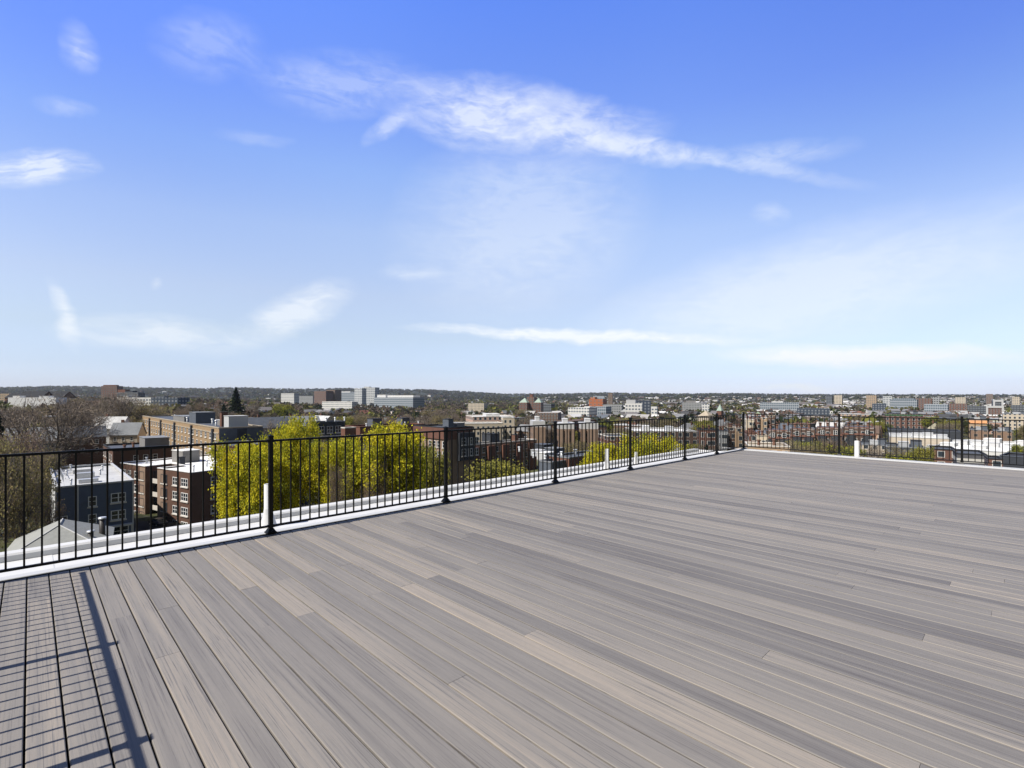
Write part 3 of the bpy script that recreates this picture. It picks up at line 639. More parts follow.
rt, h, w, l = corner_building('long_brick_apartment_building', 'long low block with a red-brown parapet and pale cornice behind the yellow-green trees', 360, 175, 427.5, 345, 425, M['brickred'], M['roofred'], short='red parapet block', coping=M['roofred'], lmax=16, wmax=42)
m = MB(); m.box(.1, w-.1, -.6, -.003, h-3.3, h-2.5); m.build('cornice', M['sill'], rt); windows(rt, rect(0, w, 0, l), 0, spread(1, w-1, 12), [h-6.4], 1.4, 1.8)
roofbox(rt, w*.28, w*.42, 5, 9, h, 2.6, M['slatewall'], M['roofdark']); roofbox(rt, w*.72, w*.84, 4, 8, h, 2.6, M['slatewall'], M['roofdark']); stacks(rt, h, [(4, 3), (12, 6), (20, 3), (28, 6)], .25, 1.2)
# K: red mansard corner house with dark bays
rt, h, w, l = corner_building('mansard_apartment_building', 'corner building with a red slate mansard, pale stone front and dark metal bays', 448, 150, 428.5, 414, 473, M['tanwall'], M['roofslate'], short='red mansard corner building', coping=M['roofdark'], lmax=22, wmax=13)
fp = rect(0, w, 0, l)
m = MB(); m.box(-.35, -.003, 0, l, h-3.4, h-.01); m.box(-.35, w*.35, -.35, -.003, h-3.4, h-.01); m.build('mansard', M['roofred'], rt)
windows(rt, fp, 3, spread(8, l-1, 4), [h-6.0, h-9.1], 1.3, 2.0); windows(rt, fp, 3, [l-2.0, l-5.0], [h-6.0, h-9.1, h-12.2], 1.4, 2.0)
m = MB(); m.extr([(w*.35, -1.2), (w*.96, -1.2), (w*.96, -.003), (w*.35, -.003)], h-10, h-1.5, top=0, bot=0); m.build('bay', M['darkwall'], rt)
windows(rt, [(w*.35, -1.2), (w*.96, -1.2)], 0, [1.7, 4.2, 6.6], [h-5.2, h-8.6], 1.7, 2.2)
roofbox(rt, w*.25, w*.45, 3, 6, h, 2.6, M['slatewall'], M['roofdark']); roofbox(rt, w*.6, w*.9, 3, 10, h, 1.2, M['greywall'], M['roofgrey'])
m = MB(); m.box(w*.35, w*.96, -.2, -.003, h-1.4, h-.02); m.build('mansard', M['roofred'], rt)
# L: brick block, many white windows
rt, h, w, l = corner_building('long_brick_apartment_building', 'pinkish brick block with rows of white windows under a blue-grey roof', 466, 165, 446, 455, 541, M['tanwall'], M['roofgrey'], short='pinkish brick block', coping=M['sill'], lmax=18, wmax=34)
fp = rect(0, w, 0, l); windows(rt, fp, 0, spread(.5, w-.5, 16), [h-2.8-3.0*k for k in range(4)], 1.3, 1.8); windows(rt, fp, 3, spread(1, l-1, 4), [h-2.8-3.0*k for k in range(4)], 1.3, 1.8)
for k in range(5): x = w*(k+.32)/5; m = MB(); m.box(x, x+3.2, -1.0, -.003, 0, h-.6); m.build('bay', M['brickred'], rt)
roofbox(rt, w*.45, w*.58, 5, 10, h, 2.8, M['darkwall'], M['roofdark']); roofbox(rt, w*.2, w*.3, 6, 10, h, 1.6, M['greywall'], M['trimwhite']); roofbox(rt, w*.75, w*.8, 3, 5, h, 2.2, M['brickch'], M['roofdark'], 'chimney'); stacks(rt, h, [(3, 8), (8, 5), (22, 9), (28, 6), (31, 3)], .3, 1.3)
# N: white and pink low complex
def face_building(name, label, pl, pr, ytop, d, depth, wall, roof, short=None, coping=None, turn=0, ext=(), zbase=None, clear=12, group=None, cat='building'):
    pc = (pl+pr)/2; a = -math.atan2(pc-512, F)+turn
    k = math.atan2(pr-512, F)-math.atan2(pl-512, F)
    A_, B_ = at(pl, d), at(pr, d); dirv = Vector((math.cos(a), math.sin(a)))
    # frontal plane through A_ until bearing pr
    kr = (pr-512)/F; t = (kr*A_.y-A_.x)/(dirv.x-kr*dirv.y); w = abs(t)
    r, h = poly_building(name, label, pl, d, zat(ytop, d), rect(0, w, 0, depth), a, wall, roof, short, coping, zbase, group=group, cat=cat)
    for (f0, f1, q0, q1, dy, wl, rf) in ext: roofbox(r, w*f0, w*f1, depth*q0, depth*q1, h, dy*d/F, M.get(wl) or WG[wl], M[rf])
    protect(pl, pr, ytop-1, ytop+clear, d)
    return r, h, w
WG = dict(
 plainw=wallmat('white_plain', (.66, .66, .66)),
 whiteg=wallmat('white_office', (.66, .65, .62), win=(3.2, 3.4, 1.9, 1.5, .1), wincol=(.10, .13, .17)),
 pinkg=wallmat('pink_office', (.50, .34, .27), win=(3.0, 3.2, 1.5, 1.5, .1)),
 brickg=wallmat('brick_rows', (.125, .082, .064), win=(3.0, 3.2, 1.3, 1.7, .1)),
 brick2=wallmat('brick_rows_red', (.155, .082, .062), win=(3.6, 3.4, 1.6, 1.8, .1)),
 tang=wallmat('tan_rows', (.40, .29, .19), win=(2.8, 3.0, 1.2, 1.6, .1)),
 creamg=wallmat('cream_rows', (.55, .47, .36), win=(2.8, 3.0, 1.2, 1.6, .1)),
 glassb=wallmat('glass_front', (.36, .39, .42), win=(2.4, 3.6, 1.9, 2.5, .1), wincol=(.12, .15, .18), trim=(.42, .45, .48)),
 greyg=wallmat('grey_rows', (.30, .31, .32), win=(3.0, 3.3, 1.8, 1.5, .1)),
 darkg=wallmat('dark_rows', (.06, .065, .075), win=(3.0, 3.3, 2.0, 1.6, .1), wincol=(.16, .18, .2), trim=(.2, .2, .2)),
 navyg=wallmat('navy_rows', (.05, .065, .09), win=(3.6, 3.3, 1.4, 1.5, .1), wincol=(.2, .22, .25), trim=(.3, .3, .3)),
 towerg=wallmat('tower_rows', (.55, .56, .56), win=(4, 3.3, 3.0, 1.5, .1), wincol=(.12, .15, .18)),
 orange=wallmat('orange_wall', (.38, .13, .06), win=(6, 5, 2, 1.5, .1)),
 browntower=wallmat('brown_tower', (.17, .115, .085), win=(3, 3.2, 1.2, 1.4, .1)),
 strip=wallmat('brick_strips', (.25, .165, .115), win=(4.2, 3.1, 1.6, 1.6, .1), wincol=(.05, .05, .05), trim=(.38, .3, .24)),
)
FB = face_building
FB('office_building', 'low white and pink terrace building stepping up behind the pinkish brick block', 473, 515, 417, 300, 30, WG['pinkg'], M['roofwhite'], 'pink terrace', M['sill'], .2, ((.35, .5, .2, .6, 2.5, 'trimwhite', 'roofwhite'), (.55, .68, .2, .6, 2.6, 'trimwhite', 'roofwhite')))
FB('office_building', 'small white cube building with one wide dark opening at the end of the pink terrace', 503, 514.5, 418, 285, 14, WG['creamg'], M['roofwhite'], None, M['trimwhite'], .1)
FB('office_building', 'low cream terrace building with a white roof just in front of the pink terrace', 450, 503, 424, 270, 16, WG['creamg'], M['roofwhite'], None, M['sill'], .15)
# M: three towers of brown brick strips
for (pl, pr, yt, lab) in ((533, 545, 422, 'brown brick slab block with a white top, leftmost of three'), (559, 575, 424, 'brown brick slab block with a white top, the middle one of three'), (581, 598, 424, 'brown brick slab block with a white top, rightmost of three')):
    r, h, w = FB('slab_block', lab, pl, pr, yt, 215, 12, WG['strip'], M['roofpale'], None, None, .12, clear=16, group='brown brick slab blocks with white tops')
    m = MB(); m.extr(rect(-.1, w+.1, -.1, 12.1), h-2.2, h+.4, top=0, bot=0); m.build('white_top', M['trimwhite'], r)
    roofbox(r, w*.3, w*.6, 3, 8, h+.6, 1.5, M['roofpale'], M['roofwhite'])
    for k in range(3): x = w*(k+.5)/3; m = MB(); m.box(x-.9, x+.9, -.9, -.003, 0, h-2.3); m.build('bay', M['tanwall'], r)
LAND.append((580, 432, 'brown slab blocks'))
FB('brick_apartment_building', 'dark brown gabled brick building right of the brown slab blocks', 597, 607, 427, 230, 14, WG['brickg'], M['roofslate'], None, M['roofdark'], .3)
# S: blue-grey roofs with a brick front
rt, h, w, l = corner_building('industrial_building', 'low wide blue-grey roofed building with a red brick end, below the brown slab blocks', 569, 128, 458.5, 548, 608, M['brickred'], M['roofslate'], short='blue-grey roof building', coping=M['roofgrey'], lmax=30, wmax=18)
stacks(rt, h, [(3, 5), (6, 12), (10, 6), (9, 18), (4, 22)], .35, 1.2); roofbox(rt, 5, 9, 9, 13, h, 1.4, M['slatewall'], M['roofgrey']); roofbox(rt, 8, 12, 16, 20, h, 1.8, M['darkwall'], M['roofslate'])
rt, h, w, l = corner_building('industrial_building', 'flat dark-roofed workshop with white rooftop units left of the blue-grey roof building', 552, 125, 463, 538, 575, M['slatewall'], M['roofslate'], coping=M['roofgrey'], lmax=28, wmax=18)
stacks(rt, h, [(3, 5), (6, 12), (10, 6)], .35, 1.2); roofbox(rt, 4, 8, 6, 9, h, 1.6, M['trimwhite'], M['roofwhite']); roofbox(rt, 9, 12, 12, 16, h, 1.4, M['galv'], M['roofpale'])
# R: long brick with white roof edge
r, h, w = FB('long_brick_building', 'long low brown brick building with a white roof edge behind the domed yellow-green tree', 634, 697, 431.5, 215, 26, WG['brickg'], M['roofwhite'], 'white-edged brick building', M['trimwhite'], .22)
roofbox(r, w*.2, w*.3, 6, 12, h, 2.0, M['trimwhite'], M['roofwhite']); roofbox(r, w*.6, w*.7, 8, 14, h, 1.6, M['galv'], M['roofpale'])
FB('brick_apartment_building', 'red brick row building with pale ground floor right of the brown slab blocks', 608, 633, 437, 190, 14, WG['brick2'], M['roofslate'], 'red brick row building', M['sill'], .3)
FB('garage', 'small white garage on the ground right of the domed yellow-green tree', 670, 680, 446, 175, 8, M['trimwhite'], M['roofwhite'], None, M['roofpale'], .3)
# T: apartments behind the far corner
for (pl, pr, yt, d, wl, rf, cp, lab) in (
   (699, 716, 430, 205, 'brick2', 'roofslate', 'roofdark', 'red brick apartment house with a dark roof left of the far corner post'),
   (719, 728, 431, 200, 'greyg', 'roofslate', 'roofslate', 'grey apartment house with a blue-slate top beside the last short railing panel'),
   (728, 736, 428, 208, 'brickg', 'roofdark', 'rooftan', 'narrow brown brick house with cream bands, second left of the far corner post'),
   (735, 744.5, 428.5, 205, 'tang', 'roofgrey', 'sill', 'tan stone apartment house directly left of the far corner post'),
   (746, 754, 420, 262, 'creamg', 'roofpale', 'sill', 'cream bay-front terrace, the first right of the far corner post'),
   (754, 761, 417, 266, 'brick2', 'roofslate', 'roofslate', 'red brick bay-front terrace, second right of the far corner post'),
   (761, 768, 418, 264, 'tang', 'roofpale', 'sill', 'tan bay-front terrace, third right of the far corner post'),
   (768, 776, 416, 268, 'brickg', 'roofslate', 'rooftan', 'brown brick bay-front terrace with pale cornice, fourth right of the far corner post'),
   (747, 757, 433, 190, 'brick2', 'roofred', 'roofred', 'low red-roofed brick house just right of the far corner post'),
   (757, 768, 436, 184, 'creamg', 'roofslate', 'rooftan', 'cream house with dark window bays below the bay-front terraces'),
   (748, 790, 446, 150, 'tang', 'rooftan', 'sill', 'low tan parade of shops with a pale ledge behind the far right railing')):
    r, h, w = FB('terraced_building', lab, pl, pr, yt, d, 13, WG[wl], M[rf], None, M[cp], .1, group='terraces behind the far corner of the deck')
    for k in range(max(1, round(w/4.5))):
        x = (k+.5)*w/max(1, round(w/4.5)); m = MB(); m.extr([(x-1.1, -1.0), (x+1.1, -1.0), (x+1.5, -.004), (x-1.5, -.004)], 0, h-1.2, top=0); m.build('bay', WG[wl], r)
    stacks(r, h, [(w*.3, 5), (w*.7, 8)], .4, 1.6, 'brickch')
LAND.append((760, 425, 'bay-front terraces'))
for (pl, pr, yt, d, lab) in ((767, 790, 430.5, 205, 'leftmost of four, right of the far corner'), (791, 815, 429, 215, 'second from the left of four'), (816, 842, 428, 222, 'third of four, ending by the railing post'), (843, 876, 427.5, 226, 'rightmost of four, behind the white vent pipe')):
    r, h, w = FB('row_house', 'brick row with red mansard, '+lab, pl, pr, yt, d, 12, WG['brickg'], M['roofslate'], None, None, .06, group='row houses with red mansards')
    m = MB(); q = rect(-.3, w+.3, -.3, 12.3); q2 = rect(1.0, w-1.0, 1.0, 11)
    for i in range(4): j = (i+1) % 4; m.poly([(*q[i], h-3.2), (*q[j], h-3.2), (*q2[j], h+.4), (*q2[i], h+.4)])
    m.poly([(*p_, h+.4) for p_ in q2], 1); m.build('mansard', [M['roofred'], M['roofslate']], r)
    n = max(2, round(w/5.5)); windows(r, [(0, -.35), (w, -.35)], 0, spread(0, w, n), [h-2.7], 1.5, 1.9, sill=False)
    for k in range(n): x = (k+.5)*w/n; m = MB(); m.extr([(x-1.3, -1.1), (x+1.3, -1.1), (x+1.7, -.004), (x-1.7, -.004)], 0, h-3.4, top=0); m.build('bay', M['darkwall'], r)
    stacks(r, h+.6, [(w*.2, 6), (w*.5, 8), (w*.8, 6)], .5, 1.6, 'brickch')
LAND.append((815, 430, 'red mansard rows'))
# U: white-roofed shopping block and brick fronts at the right
r, h, w = FB('shopping_block', 'wide white-roofed shopping block with roof units, filling the right edge behind the railing', 925, 1100, 447.5, 200, 62, WG['whiteg'], M['roofwhite'], 'white shopping block', M['trimwhite'], -.15, clear=8)
for k in range(24):
    x = w*((k*7 % 24)+.5)/24; roofbox(r, x-1.4-(k % 3)*.7, x+1.0+(k % 4)*.5, 4+(k*9) % 50, 7+(k*9) % 50+k % 4, h, .6+(k % 3)*.45, M['trimwhite' if k % 3 else 'galv'], M['roofwhite' if k % 2 else 'roofpale'])
r, h, w = FB('shopping_block', 'long cream store with a white parapet left of the white shopping block', 890, 950, 437, 250, 34, M['cream'], M['roofwhite'], 'cream store', M['trimwhite'], .05, clear=8)
for k in range(5): x = w*(k+.5)/5; roofbox(r, x-2, x+2, 6+(k*5) % 18, 10+(k*5) % 18, h, 1.5, M['galv'], M['roofpale'])
r, h, w = FB('shopping_block', 'dark flat-roofed market hall behind the cream store', 888, 962, 430, 300, 24, M['darkwall'], M['roofdark'], None, M['roofslate'], .05, clear=5)
r, h, w = FB('brick_building', 'square red brick building with dark window bands in front of the white shopping block', 934, 957, 449.5, 165, 14, WG['brick2'], M['roofslate'], 'square red brick building', M['roofdark'], .1)
r, h, w = FB('brick_building', 'low brick building with two pale horizontal bands left of the last railing post', 957, 987, 454, 152, 16, wallmat('banded_front', (.10, .10, .11), band=(3.1, 1.2, 0, (.55, .53, .48))), M['roofslate'], None, M['roofdark'], .1)
r, h, w = FB('brick_building', 'small red brick building at the right edge under the dark gabled shed', 988, 1003, 459, 140, 9, WG['brick2'], M['roofslate'], None, M['roofdark'], .1)
r, h, w = FB('shed', 'dark long shed with a low pitched roof at the right edge', 1000, 1075, 456, 150, 14, M['darkwall'], M['roofdark'], None, M['roofslate'], -.1)
for (pl, pr, yt, d, wl, rf, lab) in ((971, 988, 430, 300, 'strip', 'roofslate', 'brown brick slab with vertical strips behind the last railing post'), (994, 1012, 431, 290, 'strip', 'roofslate', 'brown brick slab, the right one of two behind the white shopping block'),
    (885, 923, 414, 440, 'brick2', 'roofdark', 'long brick depot with a dark roof and green edge above the far right railing'), (862, 888, 445, 200, 'creamg', 'roofpale', 'pale-roofed cream terrace behind the white vent pipe'),
    (886, 925, 447, 172, 'darkg', 'roofslate', 'dark slate-roofed row right of the white vent pipe'), (969, 987, 420, 330, 'tang', 'rooftan', 'sandy building with a long orange signboard strip on its roof edge'),
    (1003, 1030, 414, 420, 'creamg', 'roofpale', 'pale stone school building at the right edge above the railing')):
    r, h, w = FB('town_building', lab, pl, pr, yt, d, 16, WG[wl], M[rf], None, M['roofgrey' if 'depot' not in lab else 'roofdark'], .05, clear=9)
    if 'depot' in lab:
        m = MB(); m.box(0, w, -.5, -.003, h-1.2, h-.4); m.build('green_edge', wallmat('green_edge', (.08, .16, .08)), r)
    if 'signboard' in lab:
        m = MB(); m.box(0, w, -.6, -.003, h-2.0, h-.3); m.build('signboard', wallmat('orange_board', (.85, .42, .2)), r)
    for k in range(3): x = w*(k+.5)/3; roofbox(r, x-1.6, x+1.2, 4, 7+k, h, 1.0+k*.6, M['galv' if k % 2 else 'slatewall'], M['roofpale' if k % 2 else 'roofdark'])
# far landmarks --------------------------------------------------------------
fd = [
 (8, 56, 397.5, 380, 20, 'plainw', 'roofwhite', 'long white flat-roofed building at the far left', 'far left white building', ((.05, .2, .2, .7, 1.5, 'trimwhite', 'roofwhite'), (.6, .8, .2, .7, 1.5, 'galv', 'roofpale'))),
 (-30, 15, 393.5, 640, 30, 'tang', 'roofdark', 'tan hall with a dark roof at the left edge of the skyline', None, ()),
 (101, 117, 386, 760, 25, 'brick2', 'roofred', 'red brick tower block on the left skyline', 'left brick tower', ((.1, .9, .1, .6, 1.0, 'brickred', 'roofred'),)),
 (117, 138, 392.5, 740, 25, 'darkg', 'roofdark', 'dark stepped building joined to the red brick tower on the left skyline', None, ((.0, .35, .1, .8, 3.0, 'brickred', 'roofdark'), (.35, .7, .1, .8, 1.5, 'darkwall', 'roofdark'))),
 (117, 151, 397.5, 520, 20, 'whiteg', 'roofslate', 'pale apartment block with white bays below the left skyline tower', 'pale apartment block', ((.1, .3, .2, .6, 1.5, 'trimwhite', 'roofpale'),)),
 (151, 178, 397.5, 470, 30, 'navyg', 'roofslate', 'dark navy office block left of the tall conifer', 'dark navy office block', ((.1, .4, .2, .6, 1.2, 'slatewall', 'roofgrey'),)),
 (281, 294, 393.5, 1100, 30, 'whiteg', 'roofwhite', 'plain white cube building on the skyline left of the brick laboratory', 'white cube', ()),
 (294, 313, 396, 1250, 30, 'greyg', 'roofgrey', 'grey low block on the skyline between the white cube and the brick laboratory', None, ()),
 (314, 326, 391, 1000, 40, 'brick2', 'roofred', 'red-brown brick laboratory block on the skyline', 'brick laboratory', ()),
 (326, 335, 390, 1010, 40, 'browntower', 'roofdark', 'dark brown wing right of the brick laboratory', None, ()),
 (335, 355, 392.5, 1050, 40, 'glassb', 'roofpale', 'pale glass-fronted block between the brick laboratory and the white tower', 'glass block', ((.2, .7, .2, .7, 1.0, 'trimwhite', 'roofpale'),)),
 (322, 352, 401.5, 900, 30, 'whiteg', 'roofwhite', 'long low white hall at the foot of the brick laboratory', None, ()),
 (354.5, 362, 388.5, 930, 25, 'towerg', 'roofpale', 'lighter half of the white tower on the skyline', None, ()),
 (362, 375, 387.5, 960, 30, 'towerg', 'roofpale', 'tall grey and white tower, tallest thing on the skyline', 'tall white tower', ((.1, .5, .2, .6, .8, 'trimwhite', 'roofpale'),)),
 (374, 413, 397.4, 900, 60, 'glassb', 'roofwhite', 'long blue-grey building with a white roof right of the tall white tower', 'long blue-grey building', ((.02, .25, .2, .8, 2.6, 'trimwhite', 'roofwhite'), (.3, .95, .2, .8, 2.0, 'trimwhite', 'roofwhite'))),
 (468, 484, 403.2, 950, 24, 'creamg', 'roofwhite', 'small white flat-roofed hall in the far woods left of the green-gabled school', None, ()),
 (519, 527, 402.5, 640, 18, 'brick2', 'roofslate', 'left brick wing with a pale green gable', None, ()),
 (534, 541, 402.5, 640, 18, 'brick2', 'roofslate', 'right brick wing with a pale green gable', None, ()),
 (527, 534, 397, 650, 14, 'brick2', 'roofred', 'tall brick middle of the green-gabled school', 'green-gabled school', ()),
 (541, 551, 404, 700, 18, 'darkg', 'roofdark', 'dark block right of the green-gabled school', None, ()),
 (535, 558, 412.5, 480, 20, 'brickg', 'roofwhite', 'low white-roofed hall in front of the green-gabled school', None, ()),
 (568, 589, 407.5, 560, 24, 'whiteg', 'roofwhite', 'long low white building left of the orange hall', 'long low white building', ((.7, .95, .2, .7, 1.0, 'trimwhite', 'roofwhite'),)),
 (589, 603, 399, 760, 30, 'orange', 'roofpale', 'bright orange-red hall on the middle skyline', 'orange hall', ((.05, .35, .2, .7, 2.0, 'orange', 'roofpale'), (.1, .9, .7, .9, 3.0, 'glassb', 'roofpale'))),
 (590, 606, 406.5, 600, 20, 'glassb', 'roofwhite', 'white and blue low office in front of the orange hall', None, ()),
 (608, 612.5, 393.2, 950, 16, 'browntower', 'roofdark', 'slim dark brown tower right of the orange hall', 'slim brown tower', ()),
 (603, 622, 404.5, 700, 24, 'greyg', 'roofgrey', 'grey low block at the foot of the slim brown tower', None, ()),
 (625, 642, 403.5, 520, 22, 'whiteg', 'roofslate', 'white school with a dark hipped roof', 'white school', ((.05, .6, .2, .8, 3.6, 'trimwhite', 'roofpale'),)),
 (637, 651, 400.5, 560, 26, 'navyg', 'roofpale', 'blue-grey hall with a pale sloping roof joined to the white school', None, ()),
 (651, 657, 406.5, 510, 12, 'whiteg', 'roofwhite', 'small white block right of the white school', None, ()),
 (682, 702, 402.5, 1000, 40, 'greyg', 'roofgrey', 'wide pale grey factory roof in the far woods', None, ((.2, .7, .2, .7, 1.6, 'greywall', 'roofpale'),)),
 (702, 709.5, 404, 640, 14, 'whiteg', 'roofwhite', 'white cube with a flat overhanging roof above the long railing', None, ()),
 (760, 799, 402.5, 720, 40, 'glassb', 'roofpale', 'long white and pale blue office building right of the copper spire', 'long pale blue office', ((.3, .6, .1, .4, 1.0, 'trimwhite', 'roofwhite'),)),
 (797, 830, 408.5, 620, 30, 'navyg', 'roofslate', 'low dark office with a grey roof right of the long pale blue office', None, ()),
 (826, 832, 396, 1100, 22, 'darkg', 'roofdark', 'small dark tower on the right skyline, left of a white tower', None, ()),
 (834, 842, 395.2, 1100, 22, 'creamg', 'roofwhite', 'small white tower on the right skyline beside a dark tower', None, ()),
 (866, 876.5, 395.2, 900, 24, 'tang', 'rooftan', 'tan tower with window rows on the right skyline', 'tan tower', ()),
 (883, 892, 396.2, 880, 22, 'towerg', 'roofwhite', 'white slab tower right of the tan tower', None, ()),
 (872, 886, 403.5, 820, 24, 'navyg', 'roofslate', 'dark twin block between the tan tower and the glass office', None, ()),
 (890, 917, 399.5, 760, 40, 'glassb', 'roofgrey', 'wide glass office with a curved grey top on the right skyline', 'wide glass office', ((.1, .9, .1, .8, 1.3, 'glassb', 'roofgrey'),)),
 (914, 932, 398.2, 800, 30, 'brick2', 'roofdark', 'tall dark red brick laboratory on the right skyline', 'dark red laboratory', ()),
 (931, 939.5, 396.8, 790, 24, 'greyg', 'roofpale', 'pale grey tower right of the dark red laboratory', None, ()),
 (924, 948, 404.2, 700, 24, 'glassb', 'roofpale', 'light blue glass building in front of the pale grey tower', None, ()),
 (947, 967, 403.5, 720, 30, 'brick2', 'roofred', 'wide red brick block with big windows right of the light blue glass', None, ()),
 (967, 986, 406, 760, 30, 'darkg', 'roofslate', 'dark low block right of the wide red brick block', None, ()),
 (955, 966, 397.2, 1150, 24, 'creamg', 'roofwhite', 'pale cream slab on the skyline above the wide red brick block', None, ()),
 (986, 993, 394, 1200, 22, 'browntower', 'roofdark', 'dark brown tower block near the right edge of the skyline', None, ()),
 (986, 1004, 406.5, 780, 24, 'brick2', 'roofred', 'low brick hall left of the white-framed building', None, ()),
 (993, 1003.5, 400.5, 820, 22, 'darkg', 'roofwhite', 'white-framed black-fronted building at the right', None, ((0, .12, 0, .9, 1.2, 'trimwhite', 'roofwhite'), (.88, 1, 0, .9, 1.2, 'trimwhite', 'roofwhite'))),
 (1012, 1020, 396.8, 950, 20, 'creamg', 'roofwhite', 'cream tower at the right edge of the skyline', None, ()),
 (1011, 1040, 405, 760, 24, 'darkg', 'roofdark', 'long dark block at the right edge below the cream tower', None, ()),
]
for (pl, pr, yt, d, dep, wl, rf, lab, sh, ext) in fd:
    r, h, w = FB('distant_building', lab, pl, pr, yt, d, dep*(.45 if pl < 430 else 1), WG[wl], M[rf], sh, None, R.uniform(-.12, .12)-(.75 if pl < 430 else .3 if pl < 600 else 0), ext, clear=7)
    if 'green gable' in lab:
        m = MB(); z = h; m.poly([(0, 0, z), (w, 0, z), (w/2, 9, z+6)]); m.poly([(w, 0, z), (w, 18, z), (w/2, 9, z+6)]); m.poly([(w, 18, z), (0, 18, z), (w/2, 9, z+6)]); m.poly([(0, 18, z), (0, 0, z), (w/2, 9, z+6)])
        m.build('gable', M['copper'], r)
    if 'middle of the green-gabled' in lab: roofbox(r, w*.3, w*.7, 3, 8, h, 3.4, M['brickred'], M['roofred'])
    if 'white-framed' in lab:
        m = MB(); m.box(0, w, -.8, -.003, h-2, h+1); m.box(0, 2.4, -.8, -.003, 0, h-2.01); m.box(w-2.4, w, -.8, -.003, 0, h-2.01); m.build('white_frame', M['trimwhite'], r)
# grey gabled houses and halls on the left
def gable_house(label, px, d, ytop, w, l, e, r, ang, wallm, roofm, short=None, chim=True):
    p = at(px, d); zb = zat(ytop, d)-e-r; zg = gz(p.x, p.y)-.05; base = zb-zg
    root = empty('gabled_house', (p.x, p.y, zg), ang); tag(root, label, 'house'); e0 = e+base
    m = MB(); m.extr(rect(-w/2, w/2, -l/2, l/2), 0, e0)
    for s in (1, -1): m.poly([(-s*w/2, s*l/2, e0), (0, s*l/2, e0+r), (s*w/2, s*l/2, e0)][::-1])
    m.build('wall', wallm, root)
    q = MB(); A, B_ = w/2+.4, l/2+.4; dz = .4*r/(w/2)
    for s in (1, -1):
        pts = [(s*A, -s*B_, e0-dz), (s*A, s*B_, e0-dz), (0, s*B_, e0+r), (0, -s*B_, e0+r)]
        q.poly([(x, y, z+.2) for x, y, z in pts]); q.poly(pts[::-1])
        for i in range(4): j = (i+1) % 4; q.poly([pts[i], pts[j], (*pts[j][:2], pts[j][2]+.2), (*pts[i][:2], pts[i][2]+.2)])
    rf = q.build('roof', roofm, root)
    if chim:
        c = MB(); c.box(w*.12, w*.12+.9, l*.2, l*.2+.9, e0+r*.4, e0+r+1.3); c.build('chimney', M['brickch'], rf)
    for sx_ in (-.25, .25):
        for z in (e0-2.6, e0-5.6): windows(root, [(-w/2, -l/2), (w/2, -l/2)], 0, [w*(.5+sx_)], [z], 1.1, 1.6)
    for y_ in (.2, .5, .8):
        for z in (e0-2.6, e0-5.6): windows(root, [(-w/2, l/2), (-w/2, -l/2)], 0, [l*y_], [z], 1.1, 1.6)
    FOOT.append((p.x, p.y, max(w, l)*.55)); protect(px-w*.6/d*F, px+w*.6/d*F, ytop-1, ytop+12*200/d*.7, d)
    if short: LAND.append((px, ytop+3, short))
gable_house('white gabled house left of the long tan brick block', 112, 215, 417, 9, 12, 7, 4.5, TH+.9, M['trimwhite'], M['roofpale'], 'white gabled house')
gable_house('house with a pale grey gable roof just left of the tan brick block', 128, 205, 423, 8.5, 9.5, 6, 4.4, TH+1.1, M['cream'], M['roofgrey'], 'large pale grey gable roof')
gable_house('long slate-roofed brick house behind the spreading bare tree', 82, 185, 426.5, 9, 13, 7, 3.6, TH+1.57, M['brick'], M['roofslate'], 'long slate-roofed house')
gable_house('grey gabled house at the left behind the budding trees', 28, 170, 428, 11, 16, 8, 4.2, TH+1.5, M['greywall'], M['roofgrey'])
gable_house('first dark gabled roof on the far left skyline above the long white building', 37, 520, 391.5, 16, 24, 8, 6, TH+.8, M['brick'], M['roofdark'], None, False)
gable_house('second dark gabled roof on the far left skyline, farther right', 58, 530, 391.5, 16, 24, 8, 6, TH+.8, M['brick'], M['roofdark'], None, False)
gable_house('third dark gabled roof on the far left skyline, nearest the left edge', 22, 540, 393, 15, 22, 8, 5, TH+.8, M['brick'], M['roofdark'], None, False)
gable_house('white-sided house with a grey gable roof, above the biggest yellow-green maple', 300, 230, 416.5, 10, 16, 7, 4, TH+1.5, M['whitesiding'], M['roofgrey'], 'grey gabled roofs')
gable_house('grey-roofed house right of the shaded end wall of the tan block, behind the maple', 270, 215, 417.5, 11, 18, 7, 4, TH+1.6, M['greywall'], M['roofslate'])
gable_house('cream house with a pale gable roof, above the black mansard block', 322, 250, 416, 10, 15, 7, 4, TH+.1, M['cream'], M['roofpale'])
# copper spire and pale hip roof
def spire(label, px, d, ybase, ytip, wpx, roofm, wallm, name='church'):
    p = at(px, d); zb = gz(p.x, p.y)-.05; h = zat(ybase, d)-zb; t = zat(ytip, d)-zb; s = wpx/2*d/F*.75
    root = empty(name, (p.x, p.y, zb), TH); tag(root, label, 'church' if name == 'church' else 'building')
    m = MB(); m.extr(rect(-s, s, -s, s), 0, h); m.build('wall', wallm, root)
    q = rect(-s*1.12, s*1.12, -s*1.12, s*1.12); m = MB(); m.extr(q, h-.3, h, bot=0)
    for i in range(4): m.poly([(*q[i], h+.002), (*q[(i+1) % 4], h+.002), (0, 0, t)])
    m.build('roof', roofm, root); FOOT.append((p.x, p.y, s*1.5)); protect(px-wpx/2, px+wpx/2, ytip-1, ybase+4, d)
spire('church tower with a pale copper-green pyramid roof above the long railing', 720, 420, 410.5, 404, 6, M['copper'], M['brickred'])
LAND.append((720, 408, 'copper-green church tower'))
spire('hall with a pale hipped roof left of the copper-green church tower', 706, 380, 416.5, 410.5, 15, M['rooftan'], M['cream'], 'hall')

